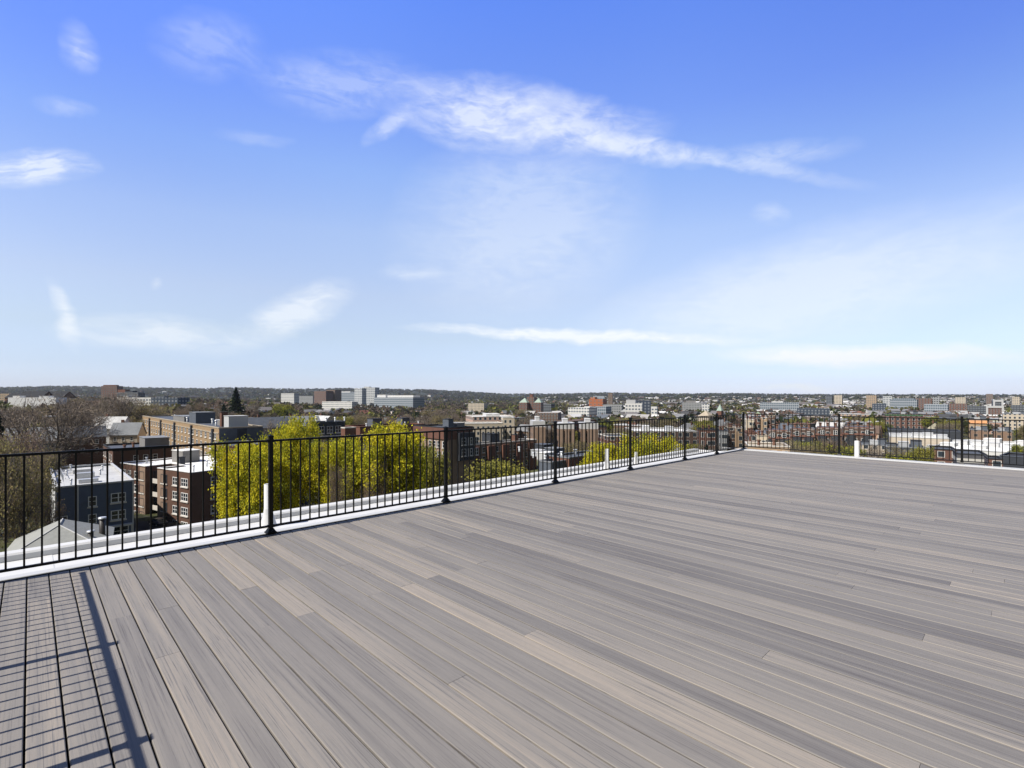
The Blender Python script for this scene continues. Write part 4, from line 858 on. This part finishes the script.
# ------------------------------------------------------------------ trees
def quads_mesh(name, P, T, B, colr, mt):
    """quads at centres P with half axes T, B, tinted per quad"""
    n = len(P); v = np.empty((n, 4, 3), np.float32); v[:, 0] = P-T-B; v[:, 1] = P+T-B; v[:, 2] = P+T+B; v[:, 3] = P-T+B
    me = bpy.data.meshes.new(name); me.vertices.add(4*n); me.loops.add(4*n); me.polygons.add(n)
    me.vertices.foreach_set('co', v.ravel()); me.loops.foreach_set('vertex_index', np.arange(4*n, dtype=np.int32))
    me.polygons.foreach_set('loop_start', np.arange(0, 4*n, 4, dtype=np.int32)); me.polygons.foreach_set('loop_total', np.full(n, 4, np.int32))
    c = np.ones((n, 4, 4), np.float32); c[:, :, :3] = colr[:, None, :]
    at_ = me.color_attributes.new('tint', 'FLOAT_COLOR', 'POINT'); at_.data.foreach_set('color', c.ravel())
    me.materials.append(mt); me.update(); me.validate(); return me
def rand_dirs(rng, n):
    v = rng.normal(size=(n, 3)); return v/np.linalg.norm(v, axis=1)[:, None]
def skeleton(seed, height, spreadr, levels, trunk=.28, clear=.25, nb=(5, 4, 3, 3), up=.25):
    """tapered trunk with limbs; returns segments [(a, b, r0, r1)] and the twig tips"""
    rr = random.Random(seed); segs = []; tips = []
    def grow(p, d, ln, r, lev):
        k = 3 if lev < 2 else 2; q = p; dd = d
        pts = [p]
        for i in range(k):
            dd = (dd+Vector((rr.gauss(0, .16), rr.gauss(0, .16), rr.gauss(0, .10)+up*.12))).normalized()
            n = q+dd*(ln/k); r0 = r*(1-.38*i/k); r1 = r*(1-.38*(i+1)/k); segs.append((q, n, r0, r1, lev)); q = n; pts.append(q)
        if lev >= levels: tips.append((q, dd)); tips.append(((q+pts[-2])/2, dd)); return
        for j in range(nb[min(lev, len(nb)-1)]):
            t = rr.uniform(.35, 1); i = min(k-1, int(t*k)); base = pts[i].lerp(pts[i+1], t*k-i)
            th = rr.uniform(0, 2*math.pi); a = rr.uniform(.45, 1.0)
            o = dd.orthogonal().normalized(); o = (Matrix.Rotation(th, 3, dd) @ o)
            nd = (dd*math.cos(a)+o*math.sin(a)+Vector((0, 0, up*.6))).normalized()
            grow(base, nd, ln*rr.uniform(.55, .8), r*.52, lev+1)
        grow(q, (dd+Vector((0, 0, .1))).normalized(), ln*.62, r*.6, lev+1)
    z = Vector((0, 0, 0)); top = Vector((rr.uniform(-.3, .3), rr.uniform(-.3, .3), height*clear))
    segs.append((z, top, trunk*1.25, trunk, 0))
    n0 = 6
    for j in range(n0):
        th = 2*math.pi*j/n0+rr.uniform(-.3, .3); a = rr.uniform(.35, 1.0) if j else .1
        d = Vector((math.cos(th)*math.sin(a), math.sin(th)*math.sin(a), math.cos(a)))
        grow(top-Vector((0, 0, rr.uniform(0, height*.06))), d, height*.34*rr.uniform(.8, 1.1), trunk*.55, 1)
    # fit to the wanted height and spread
    mz = sorted(t[0].z for t in tips)[int(len(tips)*.95)]; mr = sorted(math.hypot(t[0].x, t[0].y) for t in tips)[int(len(tips)*.92)]
    sz = height/mz; sxy = spreadr/mr
    f = lambda p: Vector((p.x*sxy, p.y*sxy, p.z*sz))
    return [(f(a), f(b), r0, r1, l) for a, b, r0, r1, l in segs if max(a.z, b.z)*sz < height*1.06], [(f(p), d) for p, d in tips if p.z*sz < height*1.03]
def wood_mesh(segs, maxlev, name='trunk'):
    m = MB()
    for a, b, r0, r1, l in segs:
        if l <= maxlev: m.tube(a, b, max(r0, .018), max(r1, .014), 7 if l == 0 else 5 if l < 3 else 3)
    return m.mesh(name, M['bark'])
def bare_tree(seed, height, sp, cols, ntw, levels=4, leafy=0, leafcols=None, tw=.02):
    segs, tips = skeleton(seed, height, sp, levels, trunk=.02*height)
    rng = np.random.default_rng(seed); T = np.array([t[0] for t in tips]); D = np.array([t[1] for t in tips])
    k = rng.integers(0, len(T), ntw); P = T[k]+rng.normal(size=(ntw, 3))*np.array([.55, .55, .45])
    d = D[k]*.8+rand_dirs(rng, ntw)*.9+np.array([0, 0, .25]); d /= np.linalg.norm(d, axis=1)[:, None]
    ln = rng.uniform(.25, .75, ntw)[:, None]; o = np.cross(d, rand_dirs(rng, ntw)); o /= np.linalg.norm(o, axis=1)[:, None]+1e-9
    cc = np.array(cols)[rng.integers(0, len(cols), ntw)]*rng.uniform(.75, 1.25, (ntw, 1))
    Pq, Tq, Bq, Cq = [P], [d*ln*.5], [o*tw*rng.uniform(.7, 1.4, (ntw, 1))], [cc]
    if leafy:
        k = rng.integers(0, len(T), leafy); P = T[k]+rng.normal(size=(leafy, 3))*.6
        a = rand_dirs(rng, leafy); b = np.cross(a, rand_dirs(rng, leafy)); b /= np.linalg.norm(b, axis=1)[:, None]+1e-9
        s = rng.uniform(.05, .13, (leafy, 1)); Pq.append(P); Tq.append(a*s); Bq.append(b*s); Cq.append(np.array(leafcols)[rng.integers(0, len(leafcols), leafy)]*rng.uniform(.7, 1.3, (leafy, 1)))
    cr = quads_mesh('crown', np.concatenate(Pq), np.concatenate(Tq), np.concatenate(Bq), np.concatenate(Cq), M['leaf'] if leafy else M['twig'])
    return wood_mesh(segs, 4), cr
def leafy_tree(seed, height, sp, cols, nleaf, size=.16, levels=4, clump=.75, clear=.2, drop=.25):
    segs, tips = skeleton(seed, height, sp, levels, trunk=.018*height, clear=clear)
    rng = np.random.default_rng(seed); T = np.array([t[0] for t in tips])
    keep = rng.random(len(T)) > drop; T = T[keep]
    tint = np.array(cols)[rng.integers(0, len(cols), len(T))]*rng.uniform(.8, 1.2, (len(T), 1))
    k = rng.integers(0, len(T), nleaf); P = T[k]+rng.normal(size=(nleaf, 3))*clump*np.array([1, 1, .8])*.6
    a = rand_dirs(rng, nleaf); b = np.cross(a, rand_dirs(rng, nleaf)); b /= np.linalg.norm(b, axis=1)[:, None]+1e-9
    s = rng.uniform(.6, 1.3, (nleaf, 1))*size
    cr = quads_mesh('crown', P, a*s, b*s*.75, tint[k]*rng.uniform(.8, 1.2, (nleaf, 1)), M['leaf'])
    return wood_mesh(segs, 4), cr
def conifer(seed, height, r, n=5000):
    rng = np.random.default_rng(seed); m = MB(); m.tube((0, 0, 0), (0, 0, height*.97), .26, .03, 7)
    t = rng.beta(1.1, 1.5, n); z = height*(.12+.88*t); lay = np.sin(z*4.5)*.25+.85
    rad = r*(1-t)**.85*lay*np.sqrt(rng.random(n)); th = rng.random(n)*2*np.pi
    P = np.stack([rad*np.cos(th), rad*np.sin(th), z-rad*.22], 1)
    d = np.stack([np.cos(th), np.sin(th), -.3+rng.normal(size=n)*.3], 1); d /= np.linalg.norm(d, axis=1)[:, None]
    o = np.cross(d, rand_dirs(rng, n)); o /= np.linalg.norm(o, axis=1)[:, None]+1e-9
    c = np.array([(.018, .032, .016)])*rng.uniform(.6, 1.5, (n, 1))
    return m.mesh('trunk', M['bark']), quads_mesh('crown', P, d*.34, o*.12, c, M['leaf'])
YEL = [(.61, .55, .028), (.53, .50, .03), (.66, .57, .035), (.43, .43, .035), (.31, .32, .035)]
GRN = [(.15, .165, .045), (.19, .19, .05), (.11, .125, .04)]
BRN = [(.235, .20, .165), (.27, .22, .18), (.19, .16, .135), (.30, .235, .18)]
RED = [(.27, .195, .15), (.30, .205, .155), (.21, .17, .14)]
OLV = [(.30, .26, .10), (.24, .215, .10), (.36, .28, .13)]
TV = {
 'maple': [leafy_tree(11+i, 20, 8.2, YEL, 48000, .128, clump=1.05, drop=.12) for i in range(3)],
 'bare': [bare_tree(31+i, 18, 7.5, BRN, 7000) for i in range(3)],
 'budding': [bare_tree(41+i, 17, 7, RED, 6500, leafy=2500, leafcols=RED+OLV) for i in range(2)],
 'olive': [bare_tree(51+i, 15, 6, BRN, 4500, leafy=6500, leafcols=OLV) for i in range(2)],
 'green': [leafy_tree(61+i, 12, 5.5, GRN+YEL[3:], 7000, .16) for i in range(2)],
 'lime': [leafy_tree(65+i, 13, 6.2, [(.32, .30, .06), (.26, .25, .06), (.37, .33, .07), (.21, .21, .05)], 12000, .16, clump=1.0, drop=.1) for i in range(2)],
 'conifer': [conifer(71, 20, 4.6)],
}
BASEH = {'maple': 20, 'bare': 18, 'budding': 17, 'olive': 15, 'green': 12, 'lime': 13, 'conifer': 20}
BASEW = {'maple': 8.6, 'bare': 8, 'budding': 7.5, 'olive': 6.5, 'green': 6, 'lime': 6.6, 'conifer': 4.6}
KINDN = {'maple': 'maple_tree', 'bare': 'bare_tree', 'budding': 'budding_tree', 'olive': 'olive_budding_tree', 'green': 'green_tree', 'lime': 'lime_green_tree', 'conifer': 'conifer_tree'}
TREES = []
def tree(kind, x, y, height, halfw=None, label=None, group=None, var=None, rz=None, zb=None):
    v = TV[kind]; tr, cr = v[var if var is not None else R.randrange(len(v))]
    z = gz(x, y)-.1 if zb is None else zb
    o = empty(KINDN[kind], (x, y, z), R.uniform(0, 6.28) if rz is None else rz)
    s = height/BASEH[kind]; w = s if halfw is None else halfw/BASEW[kind]; o.scale = (w, w, s)
    tag(o, label, 'tree', group); inst('trunk', tr, o); inst('crown', cr, o); FOOT.append((x, y, (halfw or BASEW[kind]*s)*.45))
    return o
def ptree(kind, px, d, ytop, halfpx, label, var=None, rz=None):
    p = at(px, d); z = gz(p.x, p.y); o = tree(kind, p.x, p.y, zat(ytop, d)-z, halfpx*d/F, label, None, var, rz)
    LAND.append((px, ytop+6, None)); TREES.append((px, d, ytop, halfpx)); return o
ptree('maple', 297, 78, 424, 30, 'tall yellow-green flowering maple whose narrow crown rises above the railing by its first full post', 0, .4)
ptree('maple', 258, 70, 449, 37, 'lower left yellow-green maple crown in front of the white-roofed brick walk-up', 1, 2.0)
ptree('maple', 394, 72, 431, 47, 'big yellow-green flowering maple left of the second railing post', 2, 1.1)
ptree('maple', 330, 76, 446, 30, 'yellow-green maple in the gap between the two biggest maples', 1, 4.0)
ptree('lime', 430, 84, 452, 22, 'thin yellow-green tree below the red mansard corner building, right of the big maples', 0, .3)
ptree('lime', 498, 110, 463, 30, 'yellow-green bush-like tree under the pinkish brick block', 1, 2)
ptree('maple', 650, 104, 438, 31, 'domed yellow-green tree standing behind the long railing right of its fourth post', 0, 2.4)
ptree('maple', 605, 98, 449, 26, 'yellow-green tree behind the white vent pipe halfway along the long railing', 1, 5)
ptree('budding', 338, 64, 471, 13, 'reddish budding tree with bare twigs in front of the two biggest maples', 0, 1)
ptree('budding', 375, 66, 470, 20, 'thin bare-twigged tree at the foot of the right big maple', 1, 3)
ptree('bare', 50, 112, 402, 62, 'large spreading bare tree behind the navy clapboard house', 0, .2)
ptree('budding', 6, 92, 436, 32, 'dense brownish budding tree at the left edge', 0, 2)
ptree('olive', 22, 72, 462, 30, 'olive-green budding tree left of the navy clapboard house', 0, 1)
ptree('olive', -14, 66, 446, 34, 'olive-brown tree half cut by the left edge', 1, 3)
ptree('budding', 40, 76, 488, 17, 'reddish shrubby tree in front of the white side wall of the navy house', 1, 5)
ptree('conifer', -4, 96, 408, 22, 'dark green conifer cut by the left edge', 0, 5)
ptree('olive', 48, 100, 456, 20, 'yellowish budding tree just behind the pale cluttered flat roof', 1, .5)
ptree('bare', 108, 235, 396, 36, 'dark bare tree with a thick forked trunk below the left skyline tower', 1, 3.0)
ptree('bare', 82, 190, 406, 26, 'bare brown tree left of the dark forked tree', 2, 1.0)
ptree('olive', 138, 250, 404, 22, 'olive-brown tree between the dark forked tree and the tan brick block', 0, 1.5)
ptree('conifer', 236, 330, 387.5, 12, 'tall dark conifer standing alone above the long tan brick block', 0, 0)
ptree('conifer', 224, 335, 404, 9, 'shorter dark conifer at the left foot of the tall one', 0, 2)
ptree('bare', 283, 150, 421, 20, 'bare tree behind the yellow-green maple and the shaded end wall', 2, 2)

def blocked(px, hw, ytop, d):
    for a, b, y0, y1, dd in PROT:
        if d < dd+4 and px+hw > a and px-hw < b and ytop < y1: return True
    return False
def free(x, y, r):
    for fx, fy, fr in FOOT:
        if (fx-x)**2+(fy-y)**2 < (fr*.85+r)**2: return False
    return True
FILL = []
def near_land(px, py):
    best = min((l for l in LAND if l[2]), key=lambda l: (l[0]-px)**2+4*(l[1]-py)**2)
    return best

# ------------------------------------------------------------------ filler houses, one object each
def gable_meshes(w, l, e, r, hip=0.0, dormer=False):
    m = MB(); m.extr(rect(-w/2, w/2, -l/2, l/2), 0, e)
    hl = l/2-hip
    if not hip:
        m.poly([(w/2, l/2, e), (-w/2, l/2, e), (0, l/2, e+r)]); m.poly([(-w/2, -l/2, e), (w/2, -l/2, e), (0, -l/2, e+r)])
    o = .35; q = MB(); A, B_ = (w/2+o), l/2+o; rl = hl+(0 if hip else o); th = .18
    for s in (1, -1):
        p = [(s*A, -s*B_, e-.15), (s*A, s*B_, e-.15), (0, s*rl, e+r), (0, -s*rl, e+r)]
        q.poly([(x, y, z+th) for x, y, z in p]); q.poly(p[::-1])
        q.poly([p[0], p[1], (p[1][0], p[1][1], p[1][2]+th), (p[0][0], p[0][1], p[0][2]+th)])
        if hip: q.poly([(s*A, s*B_, e-.15+th), (-s*A, s*B_, e-.15+th), (0, s*rl, e+r+th)])
    if dormer:
        for s in (1, -1):
            q.box(s*w*.25-.9, s*w*.25+.9, -1.6, 1.6, e+.2, e+r*.85)
    c = MB(); c.box(w*.1, w*.1+.8, l*.15, l*.15+.8, e, e+r+1.1)
    return m.mesh('wall', M['house']), q.mesh('roof', M['houseroof']), c.mesh('chimney', M['brickch'])
def flat_meshes(w, l, e):
    m = MB(); m.extr(rect(-w/2, w/2, -l/2, l/2), 0, e); m.box(-w/2+1, w/2-1, -l/2-1.3, -l/2-.003, 0, e-1.0)
    q = MB(); q.extr(rect(-w/2-.25, w/2+.25, -l/2-.25, l/2+.25), e+.003, e+.4, top=0, bot=0)
    c = MB(); c.box(w*.1, w*.1+.9, l*.15, l*.15+.9, e+.403, e+1.6); c.box(-w*.25, -w*.25+1.6, -l*.2, -l*.2+2.2, e+.404, e+1.4)
    return m.mesh('wall', M['house']), q.mesh('roof', M['houseroof']), c.mesh('chimney', M['brickch'])
HV = [('gabled', gable_meshes(8, 13, 6.6, 3.8)), ('gabled', gable_meshes(9, 15, 8.2, 4.2, 0, True)), ('hip-roofed', gable_meshes(10, 12, 7.2, 3.2, 4)), ('flat-roofed', flat_meshes(9, 16, 9.6)), ('flat-roofed', flat_meshes(12, 22, 10.4)), ('gabled', gable_meshes(7.5, 11, 6, 3.4))]
WC = [('white', (.62, .61, .58)), ('cream', (.52, .46, .36)), ('grey', (.30, .31, .32)), ('red brick', (.175, .085, .06)), ('brown brick', (.15, .10, .075)), ('tan', (.40, .31, .21)), ('pale blue', (.30, .37, .44)), ('dark grey', (.11, .115, .12)), ('pale green', (.34, .38, .30))]
RC = [('dark', (.06, .062, .068)), ('grey', (.20, .205, .215)), ('brown', (.13, .09, .07)), ('pale', (.48, .47, .46)), ('red', (.18, .085, .065)), ('slate', (.11, .125, .15))]
def ord_(k, n): return ['nearest', 'second nearest', 'third nearest', 'fourth nearest', 'fifth nearest', 'sixth nearest', 'seventh nearest', 'eighth nearest', 'ninth nearest', 'tenth nearest'][k] if k < 10 else None
pend = []          # (object, description, px, py, d)
def house(x, y, rz, v, wc, rc, d):
    nm, (a, b, c) = HV[v]; o = empty('house' if v < 3 or v == 5 else 'flat_roofed_house', (x, y, gz(x, y)-.05), rz)
    w = inst('wall', a, o); w.color = (*[k*R.uniform(.85, 1.12) for k in WC[wc][1]], 1); r = inst('roof', b, o); r.color = (*RC[rc][1], 1); inst('chimney', c, o)
    s = R.uniform(.88, 1.12); o.scale = (s, s, s*R.uniform(.9, 1.12)); tag(o, None, 'house', 'houses of the town below')
    FOOT.append((x, y, 7*s)); pend.append((o, f'{WC[wc][0]} {nm} house with {RC[rc][0]} roof', 512+F*x/y, HY-F*(gz(x, y)+9-HC)/y, y))
nh = 0; cand = []
rh = random.Random(5)
for i in range(-40, 75):
    for j in range(-40, 75):
        a, b = i*15.5+rh.uniform(-2, 2), j*19.0+rh.uniform(-2.5, 2.5)
        if i % 5 == 0 or j % 6 == 0: continue
        p = P0+E1*a+U*b
        if p.y < 110: continue
        px = 512+F*p.x/p.y; d = p.y
        if not (-25 < px < 1050) or d > 640: continue
        dens = .30 if px < 300 else .22 if px < 530 else .42 if px < 760 else .66
        if px < 420 and d < 150: continue
        if d > 420: dens *= .75
        cand.append((d*rh.uniform(.85, 1.15), p.x, p.y, px, dens))
cand.sort()
for _, x, y, px, dens in cand:
    if nh >= 285: break
    if rh.random() > dens: continue
    v = rh.choices(range(6), (3, 2, 2, 3, 2, 3))[0]
    ht = (10.4, 12.4, 10.4, 11.2, 12, 9.4)[v]; z = gz(x, y)
    if blocked(px, 8/y*F, HY-F*(z+ht-HC)/y, y) or not free(x, y, 6.5): continue
    wc = rh.choices(range(9), (6, 4, 3, 2.5, 3, 3, 1.2, 1.6, .8))[0]; rc = rh.choices(range(6), (4, 4, 2, 5 if v in (3, 4) else 1.4, .8, 3))[0]
    house(x, y, TH+rh.choice((0, math.pi/2, math.pi, -math.pi/2))+rh.uniform(-.06, .06), v, wc, rc, y); nh += 1

# ------------------------------------------------------------------ filler trees
rt_ = random.Random(9); nt = 0; tc_ = []
for _ in range(9000):
    px = rt_.uniform(-30, 1054); d = 130+620*rt_.random()**1.1
    dens = 1.0 if px < 545 else .40
    if d < 230 and px < 540: dens *= .2
    elif d < 300 and px < 300: dens *= .5
    if rt_.random() > dens: continue
    x, y = at(px, d); tc_.append((d, x, y, px))
tc_.sort(key=lambda t: t[0]*rt_.uniform(.4, 1.6))
for d, x, y, px in tc_:
    if nt >= 270: break
    kind = rt_.choices(('bare', 'budding', 'olive', 'green', 'lime', 'conifer'), (40, 26, 24, 5, 6, 2) if px < 545 else (26, 14, 24, 16, 22, 3))[0]
    h = rt_.uniform(10.5, 17) if px < 545 else rt_.uniform(8, 13.5)
    z = gz(x, y); ht = HY-F*(z+h-HC)/y; hw = BASEW[kind]*h/BASEH[kind]/y*F
    if blocked(px, hw*.8, ht, d) or not free(x, y, 1.5): continue
    o = tree(kind, x, y, h, None, None, 'trees of the town below'); nt += 1
    pend.append((o, {'bare': 'bare brown tree', 'budding': 'reddish budding tree', 'olive': 'olive budding tree', 'green': 'green leafing tree', 'lime': 'yellow-green leafing tree', 'conifer': 'dark conifer'}[kind], px, ht+4, d))
for px, d, yt, hp, kd, lab in ((788, 150, 441, 15, 'bare', 'grey bare tree in front of the leftmost red mansard row'), (812, 140, 444, 15, 'olive', 'olive budding tree in front of the second red mansard row'),
      (832, 150, 441, 14, 'budding', 'grey-brown tree just left of the railing post by the white vent pipe'), (846, 128, 450, 12, 'green', 'dark green shrubby tree left of the white vent pipe'), (875, 142, 446, 14, 'bare', 'bare tree just right of the white vent pipe'),
      (898, 138, 449, 13, 'olive', 'olive tree in front of the dark slate-roofed row'), (920, 132, 450, 12, 'lime', 'yellow-green tree left of the square red brick building'), (800, 122, 450, 12, 'bare', 'low grey bare tree under the red mansard rows'),
      (1016, 175, 446, 9, 'green', 'dull green tree by the dark shed at the right edge')):
    ptree(kd, px, d, yt, hp, lab)
# labels: nearest landmark, side, and order among equals
buckets = {}
for o, desc, px, py, d in pend:
    l = near_land(px, py); dx, dy = px-l[0], py-l[1]
    side = 'left of' if dx < -12 else 'right of' if dx > 12 else 'above' if dy < 0 else 'below'
    buckets.setdefault((desc, side, l[2]), []).append((d, o))
for (desc, side, ln), v in buckets.items():
    v.sort(key=lambda t: t[0])
    for k, (d, o) in enumerate(v):
        if len(v) == 1: o['label'] = f'{desc} {side} the {ln}'
        else: o['label'] = f'{desc} {side} {ln if len((desc+ln).split()) > 11 else "the "+ln}, {"nearest" if k == 0 else "farthest" if k == len(v)-1 else (ord_(k, 0) or "far one, number %d by distance" % (k+1))} of {len(v)}'

# ------------------------------------------------------------------ far woods and far houses
def far_woods():
    rng = np.random.default_rng(3); PX, DD, H, CC, Wd = [], [], [], [], []
    pal = np.array([(.115, .09, .068), (.135, .10, .075), (.10, .085, .06), (.13, .12, .05), (.16, .15, .05), (.085, .095, .035), (.20, .20, .045), (.03, .042, .022)])
    for n, d0, d1, hw in ((6800, 330, 1000, 1), (6500, 1000, 2400, 1.25), (6500, 2400, 6300, 2.2)):
        px = rng.uniform(-160, 1190, n); d = d0+(d1-d0)*rng.random(n)**1.15
        PX.append(px); DD.append(d); H.append(rng.uniform(8, 15, n)*(1 if hw < 2 else 1.15)); Wd.append(rng.uniform(4, 7.5, n)*hw)
        w = np.where(px[:, None] < 470, np.array([[20, 18, 16, 14, 6, 8, 3, 6]]), np.array([[13, 10, 12, 17, 14, 16, 9, 6]])).astype(float); w /= w.sum(1)[:, None]
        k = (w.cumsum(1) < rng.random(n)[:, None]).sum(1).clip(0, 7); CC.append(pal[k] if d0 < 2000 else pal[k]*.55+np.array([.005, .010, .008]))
    px, d, h, w, c = map(np.concatenate, (PX, DD, H, Wd, CC))
    keep = np.ones(len(px), bool); z = np.empty(len(px))
    for i in range(len(px)):
        x, y = at(px[i], d[i]); z[i] = gz(x, y); top = HY-F*(z[i]+h[i]-HC)/y; hw = w[i]/y*F
        dens = 1.0 if px[i] < 760 else .75
        if d[i] < 700: dens *= .6
        if rng.random() > dens or blocked(px[i], hw*.8, top, d[i]) or (d[i] < 1000 and not free(x, y, 1)): keep[i] = False
    px, d, h, w, c, z = (q[keep] for q in (px, d, h, w, c, z)); n = len(px); K = 22
    X = (px-512)/F*d
    ctr = np.stack([X, d, z+h*.58], 1)
    off = rand_dirs(rng, n*K).reshape(n, K, 3)*(rng.random((n, K, 1))**.4)
    P = ctr[:, None, :]+off*np.stack([w, w, h*.45], 1)[:, None, :]
    a = rand_dirs(rng, n*K); b = np.cross(a, rand_dirs(rng, n*K)); b /= np.linalg.norm(b, axis=1)[:, None]+1e-9
    s = (np.repeat(w, K)*rng.uniform(.14, .34, n*K))[:, None]
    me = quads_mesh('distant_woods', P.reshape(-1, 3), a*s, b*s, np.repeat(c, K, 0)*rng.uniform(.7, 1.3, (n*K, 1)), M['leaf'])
    tag(link(bpy.data.objects.new('distant_woods', me)), 'far woods and treetops spreading over the plain to the hills', 'woods', kind='stuff')
far_woods()
def far_houses():
    rng = np.random.default_rng(4); n = 3900
    px = np.where(rng.random(n) < .13, rng.uniform(-60, 560, n), rng.uniform(540, 1090, n)); d = 430+3000*rng.random(n)**1.9
    pal = np.array([(.60, .59, .56), (.66, .65, .63), (.45, .40, .33), (.28, .29, .30), (.17, .09, .065), (.16, .11, .085), (.13, .135, .14), (.52, .52, .52)])
    rpal = np.array([(.07, .07, .075), (.2, .2, .21), (.62, .61, .6), (.13, .10, .08), (.16, .15, .15), (.35, .34, .33)])
    V, Fc, Cc = [], [], []
    for i in range(n):
        p = at(px[i], d[i]); w, l, e = rng.uniform(4, 7), rng.uniform(5, 11), rng.uniform(6, 10.5)
        if d[i] > 900 and rng.random() < .18: w, l, e = w*2.0, l*2.0, e*1.2
        z = gz(p.x, p.y); hw = l/p.y*F; top = HY-F*(z+e+2-HC)/p.y
        if (px[i] < 760 and d[i] < 1300 and rng.random() < .45) or blocked(px[i], hw, top, d[i]) or (d[i] < 700 and not free(p.x, p.y, 6)): continue
        an = TH+rng.choice((0, math.pi/2))+rng.normal()*.15; ca, sa = math.cos(an), math.sin(an)
        g = rng.random() < .5; rr = rng.uniform(2, 3.5)
        pts = [(-w, -l, 0), (w, -l, 0), (w, l, 0), (-w, l, 0), (-w, -l, e), (w, -l, e), (w, l, e), (-w, l, e), (0, -l, e+rr), (0, l, e+rr)]
        k = len(V); V += [(p.x+x*ca-y*sa, p.y+x*sa+y*ca, z+q) for x, y, q in pts]
        wc = tuple(pal[rng.integers(len(pal))]*rng.uniform(.8, 1.1)); rc = tuple(rpal[rng.integers(len(rpal))])
        fs = [(0, 1, 5, 4), (1, 2, 6, 5), (2, 3, 7, 6), (3, 0, 4, 7)]; cs = [wc]*4
        if g: fs += [(4, 5, 8), (6, 7, 9), (5, 6, 9, 8), (7, 4, 8, 9)]; cs += [wc, wc, rc, rc]
        else: fs += [(4, 5, 6, 7)]; cs += [rc]
        for f, c in zip(fs, cs): Fc.append(tuple(k+q for q in f)); Cc.append((c, len(f)))
    me = bpy.data.meshes.new('distant_houses'); me.from_pydata(V, [], Fc)
    a = me.color_attributes.new('tint', 'FLOAT_COLOR', 'CORNER'); a.data.foreach_set('color', [q for c, m in Cc for _ in range(m) for q in (*c, 1)])
    me.materials.append(M['far']); tag(link(bpy.data.objects.new('distant_houses', me)), 'mass of small far houses and roofs in the haze of the plain', 'houses', kind='stuff')
far_houses()

# ------------------------------------------------------------------ parked car in the lot between the two buildings
def car(px, d, rz, label):
    p = at(px, d); root = empty('parked_car', (p.x, p.y, ZG), rz); tag(root, label, 'car')
    paint = mat('car_paint', (.05, .055, .065), .25, .6, .05)
    prof = [(-2.2, .35), (-2.25, .7), (-2.1, .88), (-1.2, .98), (1.0, 1.0), (2.05, .86), (2.2, .6), (2.15, .32)]
    m = MB(); n = len(prof)
    for s, y in ((1, -.88), (-1, .88)): m.poly([(x, y, z) for x, z in (prof if s < 0 else prof[::-1])])
    for i in range(n):
        (x0, z0), (x1, z1) = prof[i], prof[(i+1) % n]; m.poly([(x0, -.88, z0), (x1, -.88, z1), (x1, .88, z1), (x0, .88, z0)])
    body = m.build('body', paint, root)
    c = MB(); q0 = [(-1.75, -.80), (1.25, -.80), (1.25, .80), (-1.75, .80)]; q1 = [(-1.1, -.62), (.35, -.62), (.35, .62), (-1.1, .62)]
    for i in range(4): j = (i+1) % 4; c.poly([(*q0[i], .96), (*q0[j], .96), (*q1[j], 1.42), (*q1[i], 1.42)])
    cb = c.build('window', M['glass'], root); r = MB(); r.box(-1.12, .37, -.64, .64, 1.421, 1.46); r.build('car_roof', paint, root)
    for x in (-1.4, 1.35):
        for y in (-.86, .86):
            w = MB(); w.tube((x, y-.1, .32), (x, y+.1, .32), .32, .32, 14, cap=True); wh = w.build('wheel', M['roofdark'], root)
            k = MB(); k.tube((x, y-.11, .32), (x, y+.11, .32), .19, .19, 10, cap=True); k.build('rim', M['galv'], wh)
    for y in (-.6, .6):
        k = MB(); k.box(2.12, 2.21, y-.18, y+.18, .62, .76); k.build('headlight', M['galv'], root)
car(158, 104.5, math.radians(150), 'dark car parked between the navy house and the brown brick walk-up')
